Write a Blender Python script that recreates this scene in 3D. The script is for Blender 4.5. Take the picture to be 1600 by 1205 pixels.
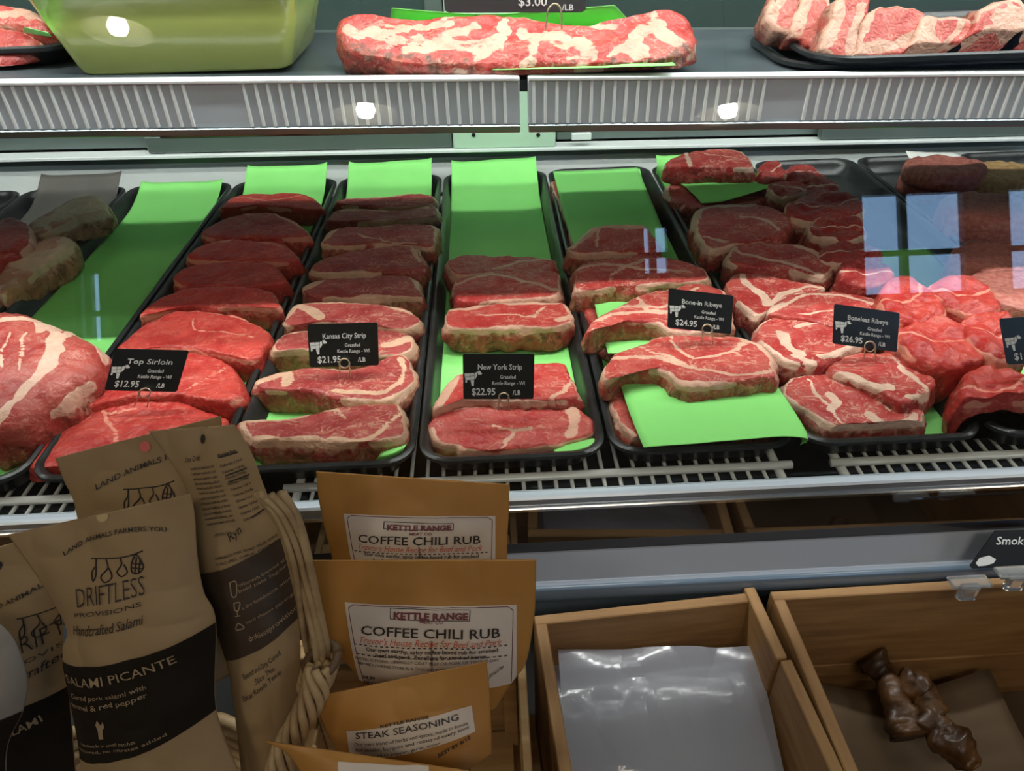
import bpy, math, random
import numpy as np
from mathutils import Matrix, Vector
random.seed(4); rng = np.random.default_rng(4)
for o in list(bpy.data.objects): bpy.data.objects.remove(o)
S = bpy.context.scene; COL = S.collection
A = np.array
# ------------------------------------------------------------------ camera
F = 1150.0; PITCH, YAW, ROLL = .628, -.0233, -.0309
W = .19                                     # width of one meat tray; Z = 0 is the tray rim, Y runs into the case
C = A([.44*W, -2.804*W, 2.52*W])
_cp, _sp, _cy, _sy, _cr, _sr = math.cos(PITCH), math.sin(PITCH), math.cos(YAW), math.sin(YAW), math.cos(ROLL), math.sin(ROLL)
_rt = A([_cy, _sy, 0]); _f0 = A([-_sy, _cy, 0])
FW = _f0*_cp + A([0, 0, -_sp]); _up = _f0*_sp + A([0, 0, _cp])
RT = _rt*_cr + _up*_sr; UP = -_rt*_sr + _up*_cr
cd = bpy.data.cameras.new('camera'); cam = bpy.data.objects.new('camera', cd); COL.objects.link(cam)
cd.sensor_width = 36; cd.lens = F*36/1600; cd.clip_start = .02
cam.matrix_world = Matrix(((RT[0], UP[0], -FW[0], C[0]), (RT[1], UP[1], -FW[1], C[1]), (RT[2], UP[2], -FW[2], C[2]), (0, 0, 0, 1)))
S.camera = cam
# ------------------------------------------------------------------ world, exposure, lights
wd = bpy.data.worlds.new('sky'); S.world = wd; wd.use_nodes = True
bg = wd.node_tree.nodes['Background']; bg.inputs[0].default_value = (.36, .60, 1, 1); bg.inputs[1].default_value = 7.0
S.view_settings.view_transform = 'Standard'; S.view_settings.look = 'None'; S.view_settings.exposure = .08; S.view_settings.gamma = 1
S.view_settings.use_curve_mapping = False
def area(name, loc, rot, sx, sy, power, col, spread=180):
    l = bpy.data.lights.new(name, 'AREA'); l.shape = 'RECTANGLE'; l.size = sx; l.size_y = sy; l.energy = power; l.color = col
    l.spread = math.radians(spread)
    o = bpy.data.objects.new(name, l); o.location = loc; o.rotation_euler = rot; COL.objects.link(o); return o
LZ = .80
area('case_lamp_front', (.1, .205, LZ), (0, 0, 0), 3.2, .02, 16.5, (.97, 1, .97))
area('case_lamp_rear', (.1, .375, LZ), (0, 0, 0), 3.2, .02, 10.5, (.97, 1, .97))
# added warm fill lights behind the camera, to brighten the goods in front
for _x in (-2.0, .4, 2.8): area('warm_fill_light', (_x, -1.9, 2.15), (0, 0, 0), .9, .5, 12, (1, .87, .70))

# ------------------------------------------------------------------ helpers
def ray(x, y): return FW + RT*(x-800)/F - UP*(y-602.5)/F
def onZ(x, y, Z): d = ray(x, y); return C + d*((Z-C[2])/d[2])
def onY(x, y, Y): d = ray(x, y); return C + d*((Y-C[1])/d[1])
def onP(x, y, P, n): d = ray(x, y); return C + d*(((P-C)@n)/(d@n))
def unit(v): v = A(v, float); return v/np.linalg.norm(v)

def _hash(i, j, k, s):
    h = (i*374761393 + j*668265263 + k*2147483647 + s*1274126177) & 0xffffffff
    h = ((h ^ (h >> 13))*1274126177) & 0xffffffff
    return ((h ^ (h >> 16)) & 0xffff)/65535.0
def noise(P, sc, s=0):
    P = np.asarray(P, float)*sc; i = np.floor(P).astype(np.int64); f = P-i; f = f*f*(3-2*f); o = 0
    for a in (0, 1):
        for b in (0, 1):
            for c in (0, 1):
                w = (f[:, 0] if a else 1-f[:, 0])*(f[:, 1] if b else 1-f[:, 1])*(f[:, 2] if c else 1-f[:, 2])
                o = o + w*_hash(i[:, 0]+a, i[:, 1]+b, i[:, 2]+c, s)
    return o
def fbm(P, sc, s=0): return .55*noise(P, sc, s)+.3*noise(P, sc*2.1, s+1)+.15*noise(P, sc*4.3, s+2)
def sst(a, b, x): t = np.clip((x-a)/(b-a), 0, 1); return t*t*(3-2*t)
def spline(P, n, closed=False):
    P = A(P, float); m = len(P)
    if closed: Q = np.vstack([P[-1], P, P[0], P[1]]); seg = m
    else: Q = np.vstack([2*P[0]-P[1], P, 2*P[-1]-P[-2]]); seg = m-1
    t = np.linspace(0, seg, n, endpoint=not closed); k = np.minimum(t.astype(int), seg-1); f = (t-k)[:, None]
    a, b, c, d = Q[k], Q[k+1], Q[k+2], Q[k+3]
    return .5*(2*b+(c-a)*f+(2*a-5*b+4*c-d)*f**2+(3*b-a-3*c+d)*f**3)
def even(P, n, closed=True):
    Q = spline(P, 400, closed)
    if closed: Q = np.vstack([Q, Q[0]])
    d = np.r_[0, np.cumsum(np.linalg.norm(np.diff(Q, axis=0), axis=1))]
    t = np.linspace(0, d[-1], n, endpoint=not closed)
    return np.stack([np.interp(t, d, Q[:, i]) for i in range(Q.shape[1])], 1)

class MB:
    def __init__(s): s.v = []; s.f = []; s.n = 0
    def add(s, V, Fc):
        V = np.asarray(V, float); s.v.append(V); s.f += [tuple(int(i)+s.n for i in f) for f in Fc]; s.n += len(V); return s
    def box(s, a, b, bev=.0, M=None):
        (x0, y0, z0), (x1, y1, z1) = a, b
        if bev <= 0:
            V = A([(x, y, z) for z in (z0, z1) for y in (y0, y1) for x in (x0, x1)], float)
            Fc = [(0, 2, 3, 1), (4, 5, 7, 6), (0, 1, 5, 4), (2, 6, 7, 3), (0, 4, 6, 2), (1, 3, 7, 5)]
        else:
            e = bev; V = []; idx = {}
            for cx in (0, 1):
                for cy in (0, 1):
                    for cz in (0, 1):
                        p = [(x0, x1)[cx], (y0, y1)[cy], (z0, z1)[cz]]; g = [e*(1-2*cx), e*(1-2*cy), e*(1-2*cz)]
                        for ax in range(3):
                            idx[cx, cy, cz, ax] = len(V); V.append([p[k]+(0 if k == ax else g[k]) for k in range(3)])
            Fc = []
            def q(ax, c):
                o = [k for k in range(3) if k != ax]; r = []
                for (u, w) in ((0, 0), (1, 0), (1, 1), (0, 1)):
                    t = [0]*3; t[ax] = c; t[o[0]] = u; t[o[1]] = w; r.append(idx[t[0], t[1], t[2], ax])
                return r
            for ax in range(3):
                for c in (0, 1): Fc.append(q(ax, c))
            for ax in range(3):
                o = [k for k in range(3) if k != ax]
                for u in (0, 1):
                    for w in (0, 1):
                        t0 = [0]*3; t1 = [0]*3
                        t0[ax] = 0; t1[ax] = 1; t0[o[0]] = t1[o[0]] = u; t0[o[1]] = t1[o[1]] = w
                        Fc.append((idx[(*t0, o[0])], idx[(*t0, o[1])], idx[(*t1, o[1])], idx[(*t1, o[0])]))
            for cx in (0, 1):
                for cy in (0, 1):
                    for cz in (0, 1): Fc.append(tuple(idx[cx, cy, cz, k] for k in range(3)))
            V = A(V, float)
        if M is not None: V = V@A(M)[:3, :3].T + A(M)[:3, 3]
        return s.add(V, Fc)
    def tube(s, P, r, n=8, caps=True):
        P = A(P, float); m = len(P); r = np.broadcast_to(A(r, float), (m,))
        T = np.gradient(P, axis=0); T /= np.linalg.norm(T, axis=1)[:, None]+1e-12
        u = np.cross(T[0], (0, 0, 1) if abs(T[0][2]) < .9 else (0, 1, 0)); V = []
        a = np.arange(n)*2*math.pi/n
        for k in range(m):
            u = u-T[k]*(u@T[k]); u /= np.linalg.norm(u); w = np.cross(T[k], u)
            V.append(P[k]+r[k]*(np.cos(a)[:, None]*u+np.sin(a)[:, None]*w))
        Fc = [(k*n+i, k*n+(i+1) % n, (k+1)*n+(i+1) % n, (k+1)*n+i) for k in range(m-1) for i in range(n)]
        if caps: Fc += [tuple(range(n))[::-1], tuple((m-1)*n+i for i in range(n))]
        return s.add(np.vstack(V), Fc)
    def loops(s, L, close0=True, close1=True):
        n = len(L[0]); Fc = []
        for k in range(len(L)-1): Fc += [(k*n+i, k*n+(i+1) % n, (k+1)*n+(i+1) % n, (k+1)*n+i) for i in range(n)]
        if close0: Fc.append(tuple(range(n))[::-1])
        if close1: Fc.append(tuple((len(L)-1)*n+i for i in range(n)))
        return s.add(np.vstack(L), Fc)
    def grid(s, G, flip=False):
        h, w = G.shape[:2]
        Fc = [(j*w+i, j*w+i+1, (j+1)*w+i+1, (j+1)*w+i) for j in range(h-1) for i in range(w-1)]
        if flip: Fc = [f[::-1] for f in Fc]
        return s.add(G.reshape(-1, 3), Fc)
    def build(s, name, mat, parent=None, smooth=False, fix=True, mats=None, mi=None, attrs=None):
        me = bpy.data.meshes.new(name); V = np.vstack(s.v)
        me.from_pydata(V.tolist(), [], s.f); me.update()
        for m in ([mat] if mats is None else mats): me.materials.append(m)
        if mi is not None: me.polygons.foreach_set('material_index', mi)
        if attrs:
            for k, v in attrs.items():
                at = me.attributes.new(k, 'FLOAT', 'POINT'); at.data.foreach_set('value', np.asarray(v, np.float32))
        if fix:
            import bmesh
            bm = bmesh.new(); bm.from_mesh(me); bmesh.ops.recalc_face_normals(bm, faces=bm.faces); bm.to_mesh(me); bm.free()
        if smooth: me.shade_smooth()
        o = bpy.data.objects.new(name, me); COL.objects.link(o)
        if parent: o.parent = parent
        return o
def tag(o, label, cat, group=None, kind=None):
    if label: o['label'] = label
    if cat: o['category'] = cat
    if group: o['group'] = group
    if kind: o['kind'] = kind
    return o
def thing(name, label, cat, loc=(0, 0, 0), group=None):
    o = bpy.data.objects.new(name, None); COL.objects.link(o); o.empty_display_size = .02
    return tag(o, label, cat, group)
def struct(o): o['kind'] = 'structure'; return o
def solid(o, t, off=0):
    m = o.modifiers.new('thickness', 'SOLIDIFY'); m.thickness = t; m.offset = off; return o

# ------------------------------------------------------------------ materials
def mat(name, col, rough=.5, metal=0, spec=.5, coat=0, noise_amt=0, nscale=30, col2=None, bump=0, bscale=200, stretch=(1, 1, 1), trans=0, coords='Object'):
    m = bpy.data.materials.new(name); m.use_nodes = True; N = m.node_tree.nodes; L = m.node_tree.links; b = N['Principled BSDF']
    b.inputs['Base Color'].default_value = (*col, 1); b.inputs['Roughness'].default_value = rough; b.inputs['Metallic'].default_value = metal
    b.inputs['Specular IOR Level'].default_value = spec; b.inputs['Coat Weight'].default_value = coat; b.inputs['Transmission Weight'].default_value = trans
    if col2 or bump:
        tc = N.new('ShaderNodeTexCoord'); mp = N.new('ShaderNodeMapping'); mp.inputs['Scale'].default_value = stretch
        L.new(tc.outputs[coords], mp.inputs[0])
    if col2:
        nz = N.new('ShaderNodeTexNoise'); nz.inputs['Scale'].default_value = nscale; nz.inputs['Detail'].default_value = 5
        L.new(mp.outputs[0], nz.inputs['Vector'])
        rp = N.new('ShaderNodeValToRGB'); rp.color_ramp.elements[0].position = .35; rp.color_ramp.elements[1].position = .65
        rp.color_ramp.elements[0].color = (*col, 1); rp.color_ramp.elements[1].color = (*col2, 1)
        L.new(nz.outputs[0], rp.inputs[0]); L.new(rp.outputs[0], b.inputs['Base Color'])
    if bump:
        n2 = N.new('ShaderNodeTexNoise'); n2.inputs['Scale'].default_value = bscale; n2.inputs['Detail'].default_value = 4
        L.new(mp.outputs[0], n2.inputs['Vector']); bp = N.new('ShaderNodeBump'); bp.inputs['Strength'].default_value = bump; bp.inputs['Distance'].default_value = .002
        L.new(n2.outputs[0], bp.inputs['Height']); L.new(bp.outputs[0], b.inputs['Normal'])
    return m
M = {}
M['white_metal'] = mat('white_enamel', (.72, .76, .74), .35)
M['wire'] = mat('white_coated_wire', (.86, .88, .87), .35)
M['alu'] = mat('brushed_aluminium', (.50, .56, .62), .38, .75, col2=(.42, .47, .53), nscale=8, stretch=(.5, 20, 20))
M['chrome'] = mat('polished_steel', (.75, .77, .78), .16, 1)
M['strip'] = mat('grey_strip_lens', (.56, .63, .70), .25, .1, coat=.4)
M['rib'] = mat('white_rib', (.80, .84, .86), .3)
M['shelf'] = mat('dark_grey_shelf', (.060, .078, .088), .35, .2, col2=(.085, .10, .11), nscale=15)
M['frame'] = mat('door_frame_metal', (.15, .19, .175), .35, .4)
M['pane'] = mat('dark_door_glass', (.05, .075, .07), .08)
M['darkback'] = mat('blue_grey_drawers', (.06, .085, .10), .5)
M['black'] = mat('black_tray_plastic', (.010, .012, .013), .32, bump=.15, bscale=400, col2=(.022, .024, .025), nscale=60)
M['paper'] = mat('green_butcher_paper', (.25, .72, .185), .62, spec=.3, col2=(.27, .76, .20), nscale=14, bump=.25, bscale=25)
M['darkpaper'] = mat('dark_grey_paper', (.085, .08, .07), .6, col2=(.11, .10, .09), nscale=14, bump=.2, bscale=25)
M['whitepaper'] = mat('white_patty_paper', (.72, .72, .68), .6)
M['card'] = mat('black_card', (.012, .014, .015), .28)
M['ink'] = mat('white_card_ink', (.82, .84, .84), .6)
M['hook'] = mat('brass_wire', (.62, .55, .40), .3, .8)
M['bin'] = mat('olive_plastic', (.40, .44, .115), .25, coat=.3, col2=(.43, .47, .13), nscale=6)
M['panel'] = mat('glossy_dark_panel', (.018, .012, .009), .04, spec=.9, coat=1)
M['bumper'] = mat('blue_grey_bumper', (.50, .58, .70), .55)
M['bumper_low'] = mat('slate_bumper', (.17, .24, .32), .25, coat=.5)
M['wood'] = mat('pine_board', (.36, .20, .075), .6, col2=(.25, .125, .042), nscale=9, stretch=(1, 9, 9), bump=.2, bscale=60)
M['wood_y'] = mat('pine_board_depth', (.36, .20, .075), .6, col2=(.25, .125, .042), nscale=9, stretch=(9, 1, 9), bump=.2, bscale=60)
M['wood_pale'] = mat('pale_slat_wood', (.50, .33, .15), .6, col2=(.36, .21, .08), nscale=8, stretch=(1, 9, 9), bump=.2, bscale=60)
M['kraft'] = mat('kraft_paper', (.33, .225, .115), .62, spec=.3, col2=(.36, .25, .13), nscale=25, bump=.12, bscale=40)
M['kraft_y'] = mat('golden_kraft', (.42, .20, .045), .45, spec=.4, col2=(.46, .225, .052), nscale=25, bump=.1, bscale=40)
M['label'] = mat('cream_label', (.66, .58, .50), .5)
M['bandblack'] = mat('black_print_band', (.016, .012, .008), .6, spec=.15)
M['bandbrown'] = mat('brown_print_band', (.055, .036, .022), .55)
M['inkdark'] = mat('dark_print', (.022, .015, .012), .6)
M['inktan'] = mat('tan_print', (.36, .26, .15), .6)
M['inkred'] = mat('red_script_print', (.55, .12, .07), .6)
M['inkmaroon'] = mat('maroon_print', (.16, .035, .04), .6)
M['pinkdot'] = mat('pink_meat_seen_hole', (.75, .16, .15), .6)
M['yellowdot'] = mat('tan_hole', (.55, .42, .20), .6)
M['wicker'] = mat('wicker', (.50, .36, .19), .55, col2=(.33, .21, .10), nscale=40, bump=.3, bscale=120)
M['wicker_dark'] = mat('wicker_dark', (.12, .07, .035), .6)
M['salami'] = mat('salami_print', (.02, .012, .012), .4, col2=(.10, .05, .045), nscale=140)
M['bonecut'] = mat('smoked_bone', (.13, .058, .016), .45, coat=.15, col2=(.022, .010, .006), nscale=34, bump=.9, bscale=70)
M['kraftbox'] = mat('brown_liner', (.13, .085, .045), .7, col2=(.10, .065, .035), nscale=6)
M['clip'] = mat('clear_clip', (.85, .88, .9), .08, trans=.85)
M['floor'] = mat('floor_concrete', (.22, .19, .16), .5, col2=(.27, .24, .20), nscale=3)
M['wall'] = mat('painted_wall', (.42, .40, .36), .8)
M['ceil'] = mat('ceiling_paint', (.40, .40, .40), .8)
M['dark_frame'] = mat('window_frame_black', (.015, .017, .02), .4)
M['shade'] = mat('lamp_shade', (.75, .72, .62), .5)
M['ground'] = mat('ground_beef', (.42, .10, .075), .5, col2=(.58, .22, .17), nscale=160, bump=1, bscale=260)
M['crumb'] = mat('breaded_meat', (.45, .24, .09), .6, col2=(.62, .40, .18), nscale=120, bump=1, bscale=200)

def clear_mat(name, tint, base, gain, rough):
    m = bpy.data.materials.new(name); m.use_nodes = True; N = m.node_tree.nodes; L = m.node_tree.links; N.clear()
    out = N.new('ShaderNodeOutputMaterial'); tr = N.new('ShaderNodeBsdfTransparent'); tr.inputs[0].default_value = (*tint, 1)
    gl = N.new('ShaderNodeBsdfGlossy'); gl.inputs['Roughness'].default_value = rough; gl.inputs[0].default_value = (1, 1, 1, 1)
    lw = N.new('ShaderNodeLayerWeight'); lw.inputs[0].default_value = .5
    p = N.new('ShaderNodeMath'); p.operation = 'POWER'; p.inputs[1].default_value = 5
    q = N.new('ShaderNodeMath'); q.operation = 'MULTIPLY_ADD'; q.inputs[1].default_value = gain; q.inputs[2].default_value = base
    mx = N.new('ShaderNodeMixShader')
    L.new(lw.outputs['Facing'], p.inputs[0]); L.new(p.outputs[0], q.inputs[0]); L.new(q.outputs[0], mx.inputs[0])
    L.new(tr.outputs[0], mx.inputs[1]); L.new(gl.outputs[0], mx.inputs[2]); L.new(mx.outputs[0], out.inputs[0]); return m
M['glass'] = clear_mat('case_glass', (.99, 1, .99), .026, .9, 0)
# thin clear bag film: part see-through, part milky
def film_mat():
    m = bpy.data.materials.new('clear_bag_film'); m.use_nodes = True; N = m.node_tree.nodes; L = m.node_tree.links; b = N['Principled BSDF']
    b.inputs['Base Color'].default_value = (.50, .53, .62, 1); b.inputs['Roughness'].default_value = .16; b.inputs['Coat Weight'].default_value = 1; b.inputs['Coat Roughness'].default_value = .06
    tr = N.new('ShaderNodeBsdfTransparent'); mx = N.new('ShaderNodeMixShader'); mx.inputs[0].default_value = .45
    L.new(tr.outputs[0], mx.inputs[1]); L.new(b.outputs[0], mx.inputs[2]); L.new(mx.outputs[0], N['Material Output'].inputs[0]); return m
M['film'] = film_mat()

def mth_mul(N, L, c, k):
    n = N.new('ShaderNodeMix'); n.data_type = 'RGBA'; n.inputs[0].default_value = 1-k; n.inputs[7].default_value = (.08, .002, .002, 1); L.new(c, n.inputs[6]); return n.outputs[2]
def meat_mat(name, red, red2, fatc, sidec, marb, rough=.36):
    m = bpy.data.materials.new(name); m.use_nodes = True; N = m.node_tree.nodes; L = m.node_tree.links; b = N['Principled BSDF']
    b.inputs['Roughness'].default_value = rough; b.inputs['Specular IOR Level'].default_value = .32; b.inputs['Coat Weight'].default_value = .06; b.inputs['Coat Roughness'].default_value = .12
    tc = N.new('ShaderNodeTexCoord')
    def nz(sc, det=4, dist=0, vec=None):
        n = N.new('ShaderNodeTexNoise'); n.inputs['Scale'].default_value = sc; n.inputs['Detail'].default_value = det; n.inputs['Distortion'].default_value = dist
        L.new(vec or tc.outputs['Object'], n.inputs['Vector']); return n.outputs[0]
    def mr(x, a, b_, c=0, d=1):
        n = N.new('ShaderNodeMapRange'); n.interpolation_type = 'SMOOTHSTEP'
        for i, v in enumerate((a, b_, c, d)): n.inputs[i+1].default_value = v
        L.new(x, n.inputs[0]); return n.outputs[0]
    def mix(f, c1, c2):
        n = N.new('ShaderNodeMix'); n.data_type = 'RGBA'
        L.new(f, n.inputs[0])
        for k, c in ((6, c1), (7, c2)):
            if isinstance(c, tuple): n.inputs[k].default_value = (*c, 1)
            else: L.new(c, n.inputs[k])
        return n.outputs[2]
    def mth(op, a, c):
        n = N.new('ShaderNodeMath'); n.operation = op
        for k, x in enumerate((a, c)):
            if isinstance(x, (int, float)): n.inputs[k].default_value = x
            else: L.new(x, n.inputs[k])
        return n.outputs[0]
    def att(k):
        n = N.new('ShaderNodeAttribute'); n.attribute_name = k; return n.outputs['Fac']
    col = mix(mr(nz(38, 5, .6), .35, .68), red, red2)
    # thin marbling threads: ridged noise
    mp = N.new('ShaderNodeMapping'); mp.inputs['Scale'].default_value = (1, 1.7, 1.7); mp.inputs['Rotation'].default_value = (0, 0, .5); L.new(tc.outputs['Object'], mp.inputs[0])
    rid = mth('ABSOLUTE', mth('SUBTRACT', nz(42, 3, 1.2, mp.outputs[0]), .5), 0)
    thread = mth('MULTIPLY', mr(rid, .032, .006), mr(nz(26, 2), .42, .56))
    specks = mr(nz(260, 2, .4), .58, .70)
    marbf = mth('MULTIPLY', mth('MAXIMUM', thread, mth('MULTIPLY', specks, .55)), marb)
    col = mix(marbf, col, tuple(.55*f+.45*r for f, r in zip(fatc, red2)))
    ff = mr(mth('ADD', att('fat'), mth('MULTIPLY', mth('SUBTRACT', nz(110, 4), .5), .55)), .38, .60)
    col = mix(ff, col, mix(mr(nz(60, 3), .35, .7), fatc, tuple(c*.86 for c in fatc)))
    sd = mth('MULTIPLY', mr(att('side'), .35, .8), mr(nz(40, 5, 1.5), .38, .62, .15, .95))
    sv = N.new('ShaderNodeMapping'); sv.inputs['Scale'].default_value = (1, 1, .45); L.new(tc.outputs['Object'], sv.inputs[0])
    scol = mix(mr(nz(75, 6, 2.2, sv.outputs[0]), .36, .60), tuple(c*.34 for c in sidec), mix(mr(nz(95, 5, 1.5), .54, .66), sidec, tuple(.6*f+.4*c for f, c in zip(fatc, sidec))))
    col = mix(sd, col, scol)
    deep = mr(nz(16, 3, .8), .40, .62); col = mix(mth('MULTIPLY', deep, .30), col, mth_mul(N, L, col, .55))
    L.new(col, b.inputs['Base Color'])
    bp = N.new('ShaderNodeBump'); bp.inputs['Strength'].default_value = .8; bp.inputs['Distance'].default_value = .003
    L.new(mth('ADD', nz(90, 6, .8), mth('MULTIPLY', nz(330, 2), .3)), bp.inputs['Height']); L.new(bp.outputs[0], b.inputs['Normal'])
    return m
FATC = (.84, .56, .42)
M['sirloin'] = meat_mat('sirloin_meat', (.42, .026, .022), (.54, .060, .045), (.74, .27, .19), (.40, .050, .032), .6)
M['kc'] = meat_mat('strip_meat', (.30, .030, .030), (.40, .070, .062), (.66, .40, .27), (.36, .17, .075), .9)
M['ny'] = meat_mat('new_york_meat', (.42, .026, .024), (.50, .065, .052), (.70, .38, .27), (.25, .070, .035), .7)
M['rib_b'] = meat_mat('bone_in_meat', (.40, .034, .030), (.50, .085, .066), (.70, .40, .29), (.38, .19, .095), 1)
M['rib_l'] = meat_mat('ribeye_meat', (.40, .030, .028), (.50, .080, .064), (.76, .50, .38), (.30, .070, .045), 1)
M['roast'] = meat_mat('roast_meat', (.34, .034, .03), (.44, .085, .066), (.72, .44, .33), (.28, .042, .03), .4)
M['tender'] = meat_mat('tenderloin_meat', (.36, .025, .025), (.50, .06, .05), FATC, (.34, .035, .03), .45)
M['rack'] = meat_mat('rib_rack_meat', (.38, .026, .022), (.48, .075, .058), (.56, .36, .26), (.20, .075, .045), .9)
M['short'] = meat_mat('short_rib_meat', (.36, .040, .032), (.46, .10, .075), (.50, .28, .20), (.36, .15, .10), .9)
M['marrow'] = meat_mat('bone_meat', (.50, .22, .13), (.60, .36, .24), (.72, .52, .36), (.34, .15, .09), .3)

# ------------------------------------------------------------------ the shop (seen in the glass) and its lamps
FLOOR = -.92
struct(MB().box((-6, -6.2, FLOOR-.05), (6.5, 3, FLOOR)).build('floor', M['floor']))
struct(MB().box((-6, -6.2, 2.2), (6.5, 3, 2.25)).build('ceiling', M['ceil']))
struct(MB().box((-6.05, -6.2, FLOOR), (-6, 3, 2.2)).build('wall_left', M['wall']))
struct(MB().box((6.5, -6.2, FLOOR), (6.55, 3, 2.2)).build('wall_right', M['wall']))
WY = -5.0
wins = [(-3.14, -2.90, .52, 1.14), (1.22, 1.50, .86, 1.32), (2.95, 3.85, .62, 1.50), (4.12, 5.6, .62, 1.50)]
cuts = sorted(wins); wb = MB(); xs = -6
for (a, b, z0, z1) in cuts:
    wb.box((xs, WY-.15, FLOOR), (a, WY, 2.2)); wb.box((a, WY-.15, FLOOR), (b, WY, z0)); wb.box((a, WY-.15, z1), (b, WY, 2.2)); xs = b
wb.box((xs, WY-.15, FLOOR), (6.5, WY, 2.2))
struct(wb.build('wall_front', M['wall']))
for n, (a, b, z0, z1) in enumerate(wins):
    root = struct(MB().box((a, WY-.1, z0), (a+.05, WY-.03, z1)).box((b-.05, WY-.1, z0), (b, WY-.03, z1)).box((a+.05, WY-.1, z0), (b-.05, WY-.03, z0+.05)).box((a+.05, WY-.1, z1-.05), (b-.05, WY-.03, z1)).build('window_%d' % (n+1), M['dark_frame']))
    zb = z0+(z1-z0)*.42; xm = a+(b-a)*.42
    MB().box((a+.05, WY-.09, zb-.02), (b-.05, WY-.04, zb+.02)).build('glazing_bar', M['dark_frame'], root)
    MB().box((xm-.025, WY-.095, z0+.05), (xm+.025, WY-.035, z1-.05)).build('glazing_bar', M['dark_frame'], root)
    MB().box((a+.05, WY-.066, z0+.05), (b-.05, WY-.062, z1-.05)).build('pane', M['glass'], root)
    p = area('window_portal', ((a+b)/2, WY-.16, (z0+z1)/2), (math.radians(90), 0, 0), b-a, z1-z0, 1, (1, 1, 1)); p.data.cycles.is_portal = True
# pendant lamps over the shop floor
_t = math.radians(18); GN = A([0, -math.cos(_t), math.sin(_t)]); GP = A([0, -.026, -.03])
def mirror_at(x, y, Y):
    d = ray(x, y); H = C+d*(((GP-C)@GN)/(d@GN)); r = d-2*(d@GN)*GN; return H+r*((Y-H[1])/r[1])
lampem = bpy.data.materials.new('lamp_bulb'); lampem.use_nodes = True
e = lampem.node_tree.nodes['Principled BSDF']; e.inputs['Emission Color'].default_value = (1, .93, .8, 1); e.inputs['Emission Strength'].default_value = 40
for (x, y, Y, nm) in ((183, 42, -2.3, 'leftmost of the pendant lamps mirrored in the case glass, above the olive tub'), (571, 172, -2.3, 'middle pendant lamp mirrored in the case glass on the shelf strip'), (1138, 172, -2.3, 'right pendant lamp mirrored in the case glass on the shelf strip')):
    P = mirror_at(x, y, Y); r = thing('pendant_lamp', nm, 'lamp', group='pendant lamps'); r.location = P
    a = np.arange(32)*2*math.pi/32; ring = lambda R_, z: np.stack([R_*np.cos(a), R_*np.sin(a), 0*a+z], 1)
    MB().loops([ring(.13, -.02), ring(.125, .0), ring(.09, .05), ring(.03, .09), ring(.025, .085), ring(.085, .045), ring(.12, -.005)], False, False).build('shade', M['shade'], r, True)
    MB().loops([ring(.005, -.035), ring(.03, -.025), ring(.04, 0), ring(.03, .03), ring(.01, .05)]).build('bulb', lampem, r, True)
    MB().tube([(0, 0, .085), (0, 0, 2.2-P[2])], .004, 6).build('cord', M['dark_frame'], r)

# ------------------------------------------------------------------ display case
case = thing('display_case', 'refrigerated glass-fronted meat display case with lit shelf and blue-grey bumper', 'display case')
X0, X1 = -1.5, 1.9
def slopeM(s, x0=.1): # gentle fall to the right
    return np.array([[1, 0, 0, 0], [0, 1, 0, 0], [s, 0, 1, -s*x0], [0, 0, 0, 1.]])
SB = slopeM(-.018); SS = slopeM(-.026)
RZ1, RZ0 = onY(800, 767, -.020)[2], onY(800, 797, -.032)[2]
MB().box((X0, -.032, RZ0), (X1, -.018, RZ1), .002).build('front_rail', M['alu'], case)
MB().box((X0, -.035, RZ0-.002), (X1, -.032, RZ0+.003), .001).build('rail_lip', M['chrome'], case)
BZ = onY(800, 866, -.033)[2]
MB().box((X0, -.032, BZ-.01), (X1, -.020, RZ0)).build('lower_panel', M['panel'], case)
def extrude(prof, n=1):
    L = [np.c_[np.full(len(prof), x), A(prof)] for x in (X0, X1)]; return MB().loops(L)
extrude([(-.02, BZ), (-.034, BZ), (-.058, -.109), (-.060, -.112), (-.02, -.112)]).build('bumper_top', M['bumper'], case)
extrude([(-.02, -.112), (-.0600, -.112), (-.0630, -.116), (-.0645, -.124), (-.063, -.132), (-.058, -.139), (-.02, -.142)]).build('bumper_nose', M['bumper_low'], case, True)
MB().box((X0, -.02, -.9), (X1, 0, -.142)).build('kick_panel', M['bumper_low'], case)
MB().box((X0, -.005, -.16), (X1, .86, -.15)).build('well_floor', mat('dark_well', (.012, .014, .015), .6), case)
MB().box((X0, .845, -.16), (X1, .86, .028), M=SB).build('back_panel', M['white_metal'], case)
MB().box((X0, .80, -.16), (X1, .845, -.06), M=SB).build('back_ledge', M['white_metal'], case)
MB().box((X0, .825, .028), (X1, .86, .034), .001, M=SB).build('door_sill', M['white_metal'], case)
MB().box((X0, .835, .016), (X1, .846, .028), M=SB).build('sill_channel', M['frame'], case)
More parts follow.
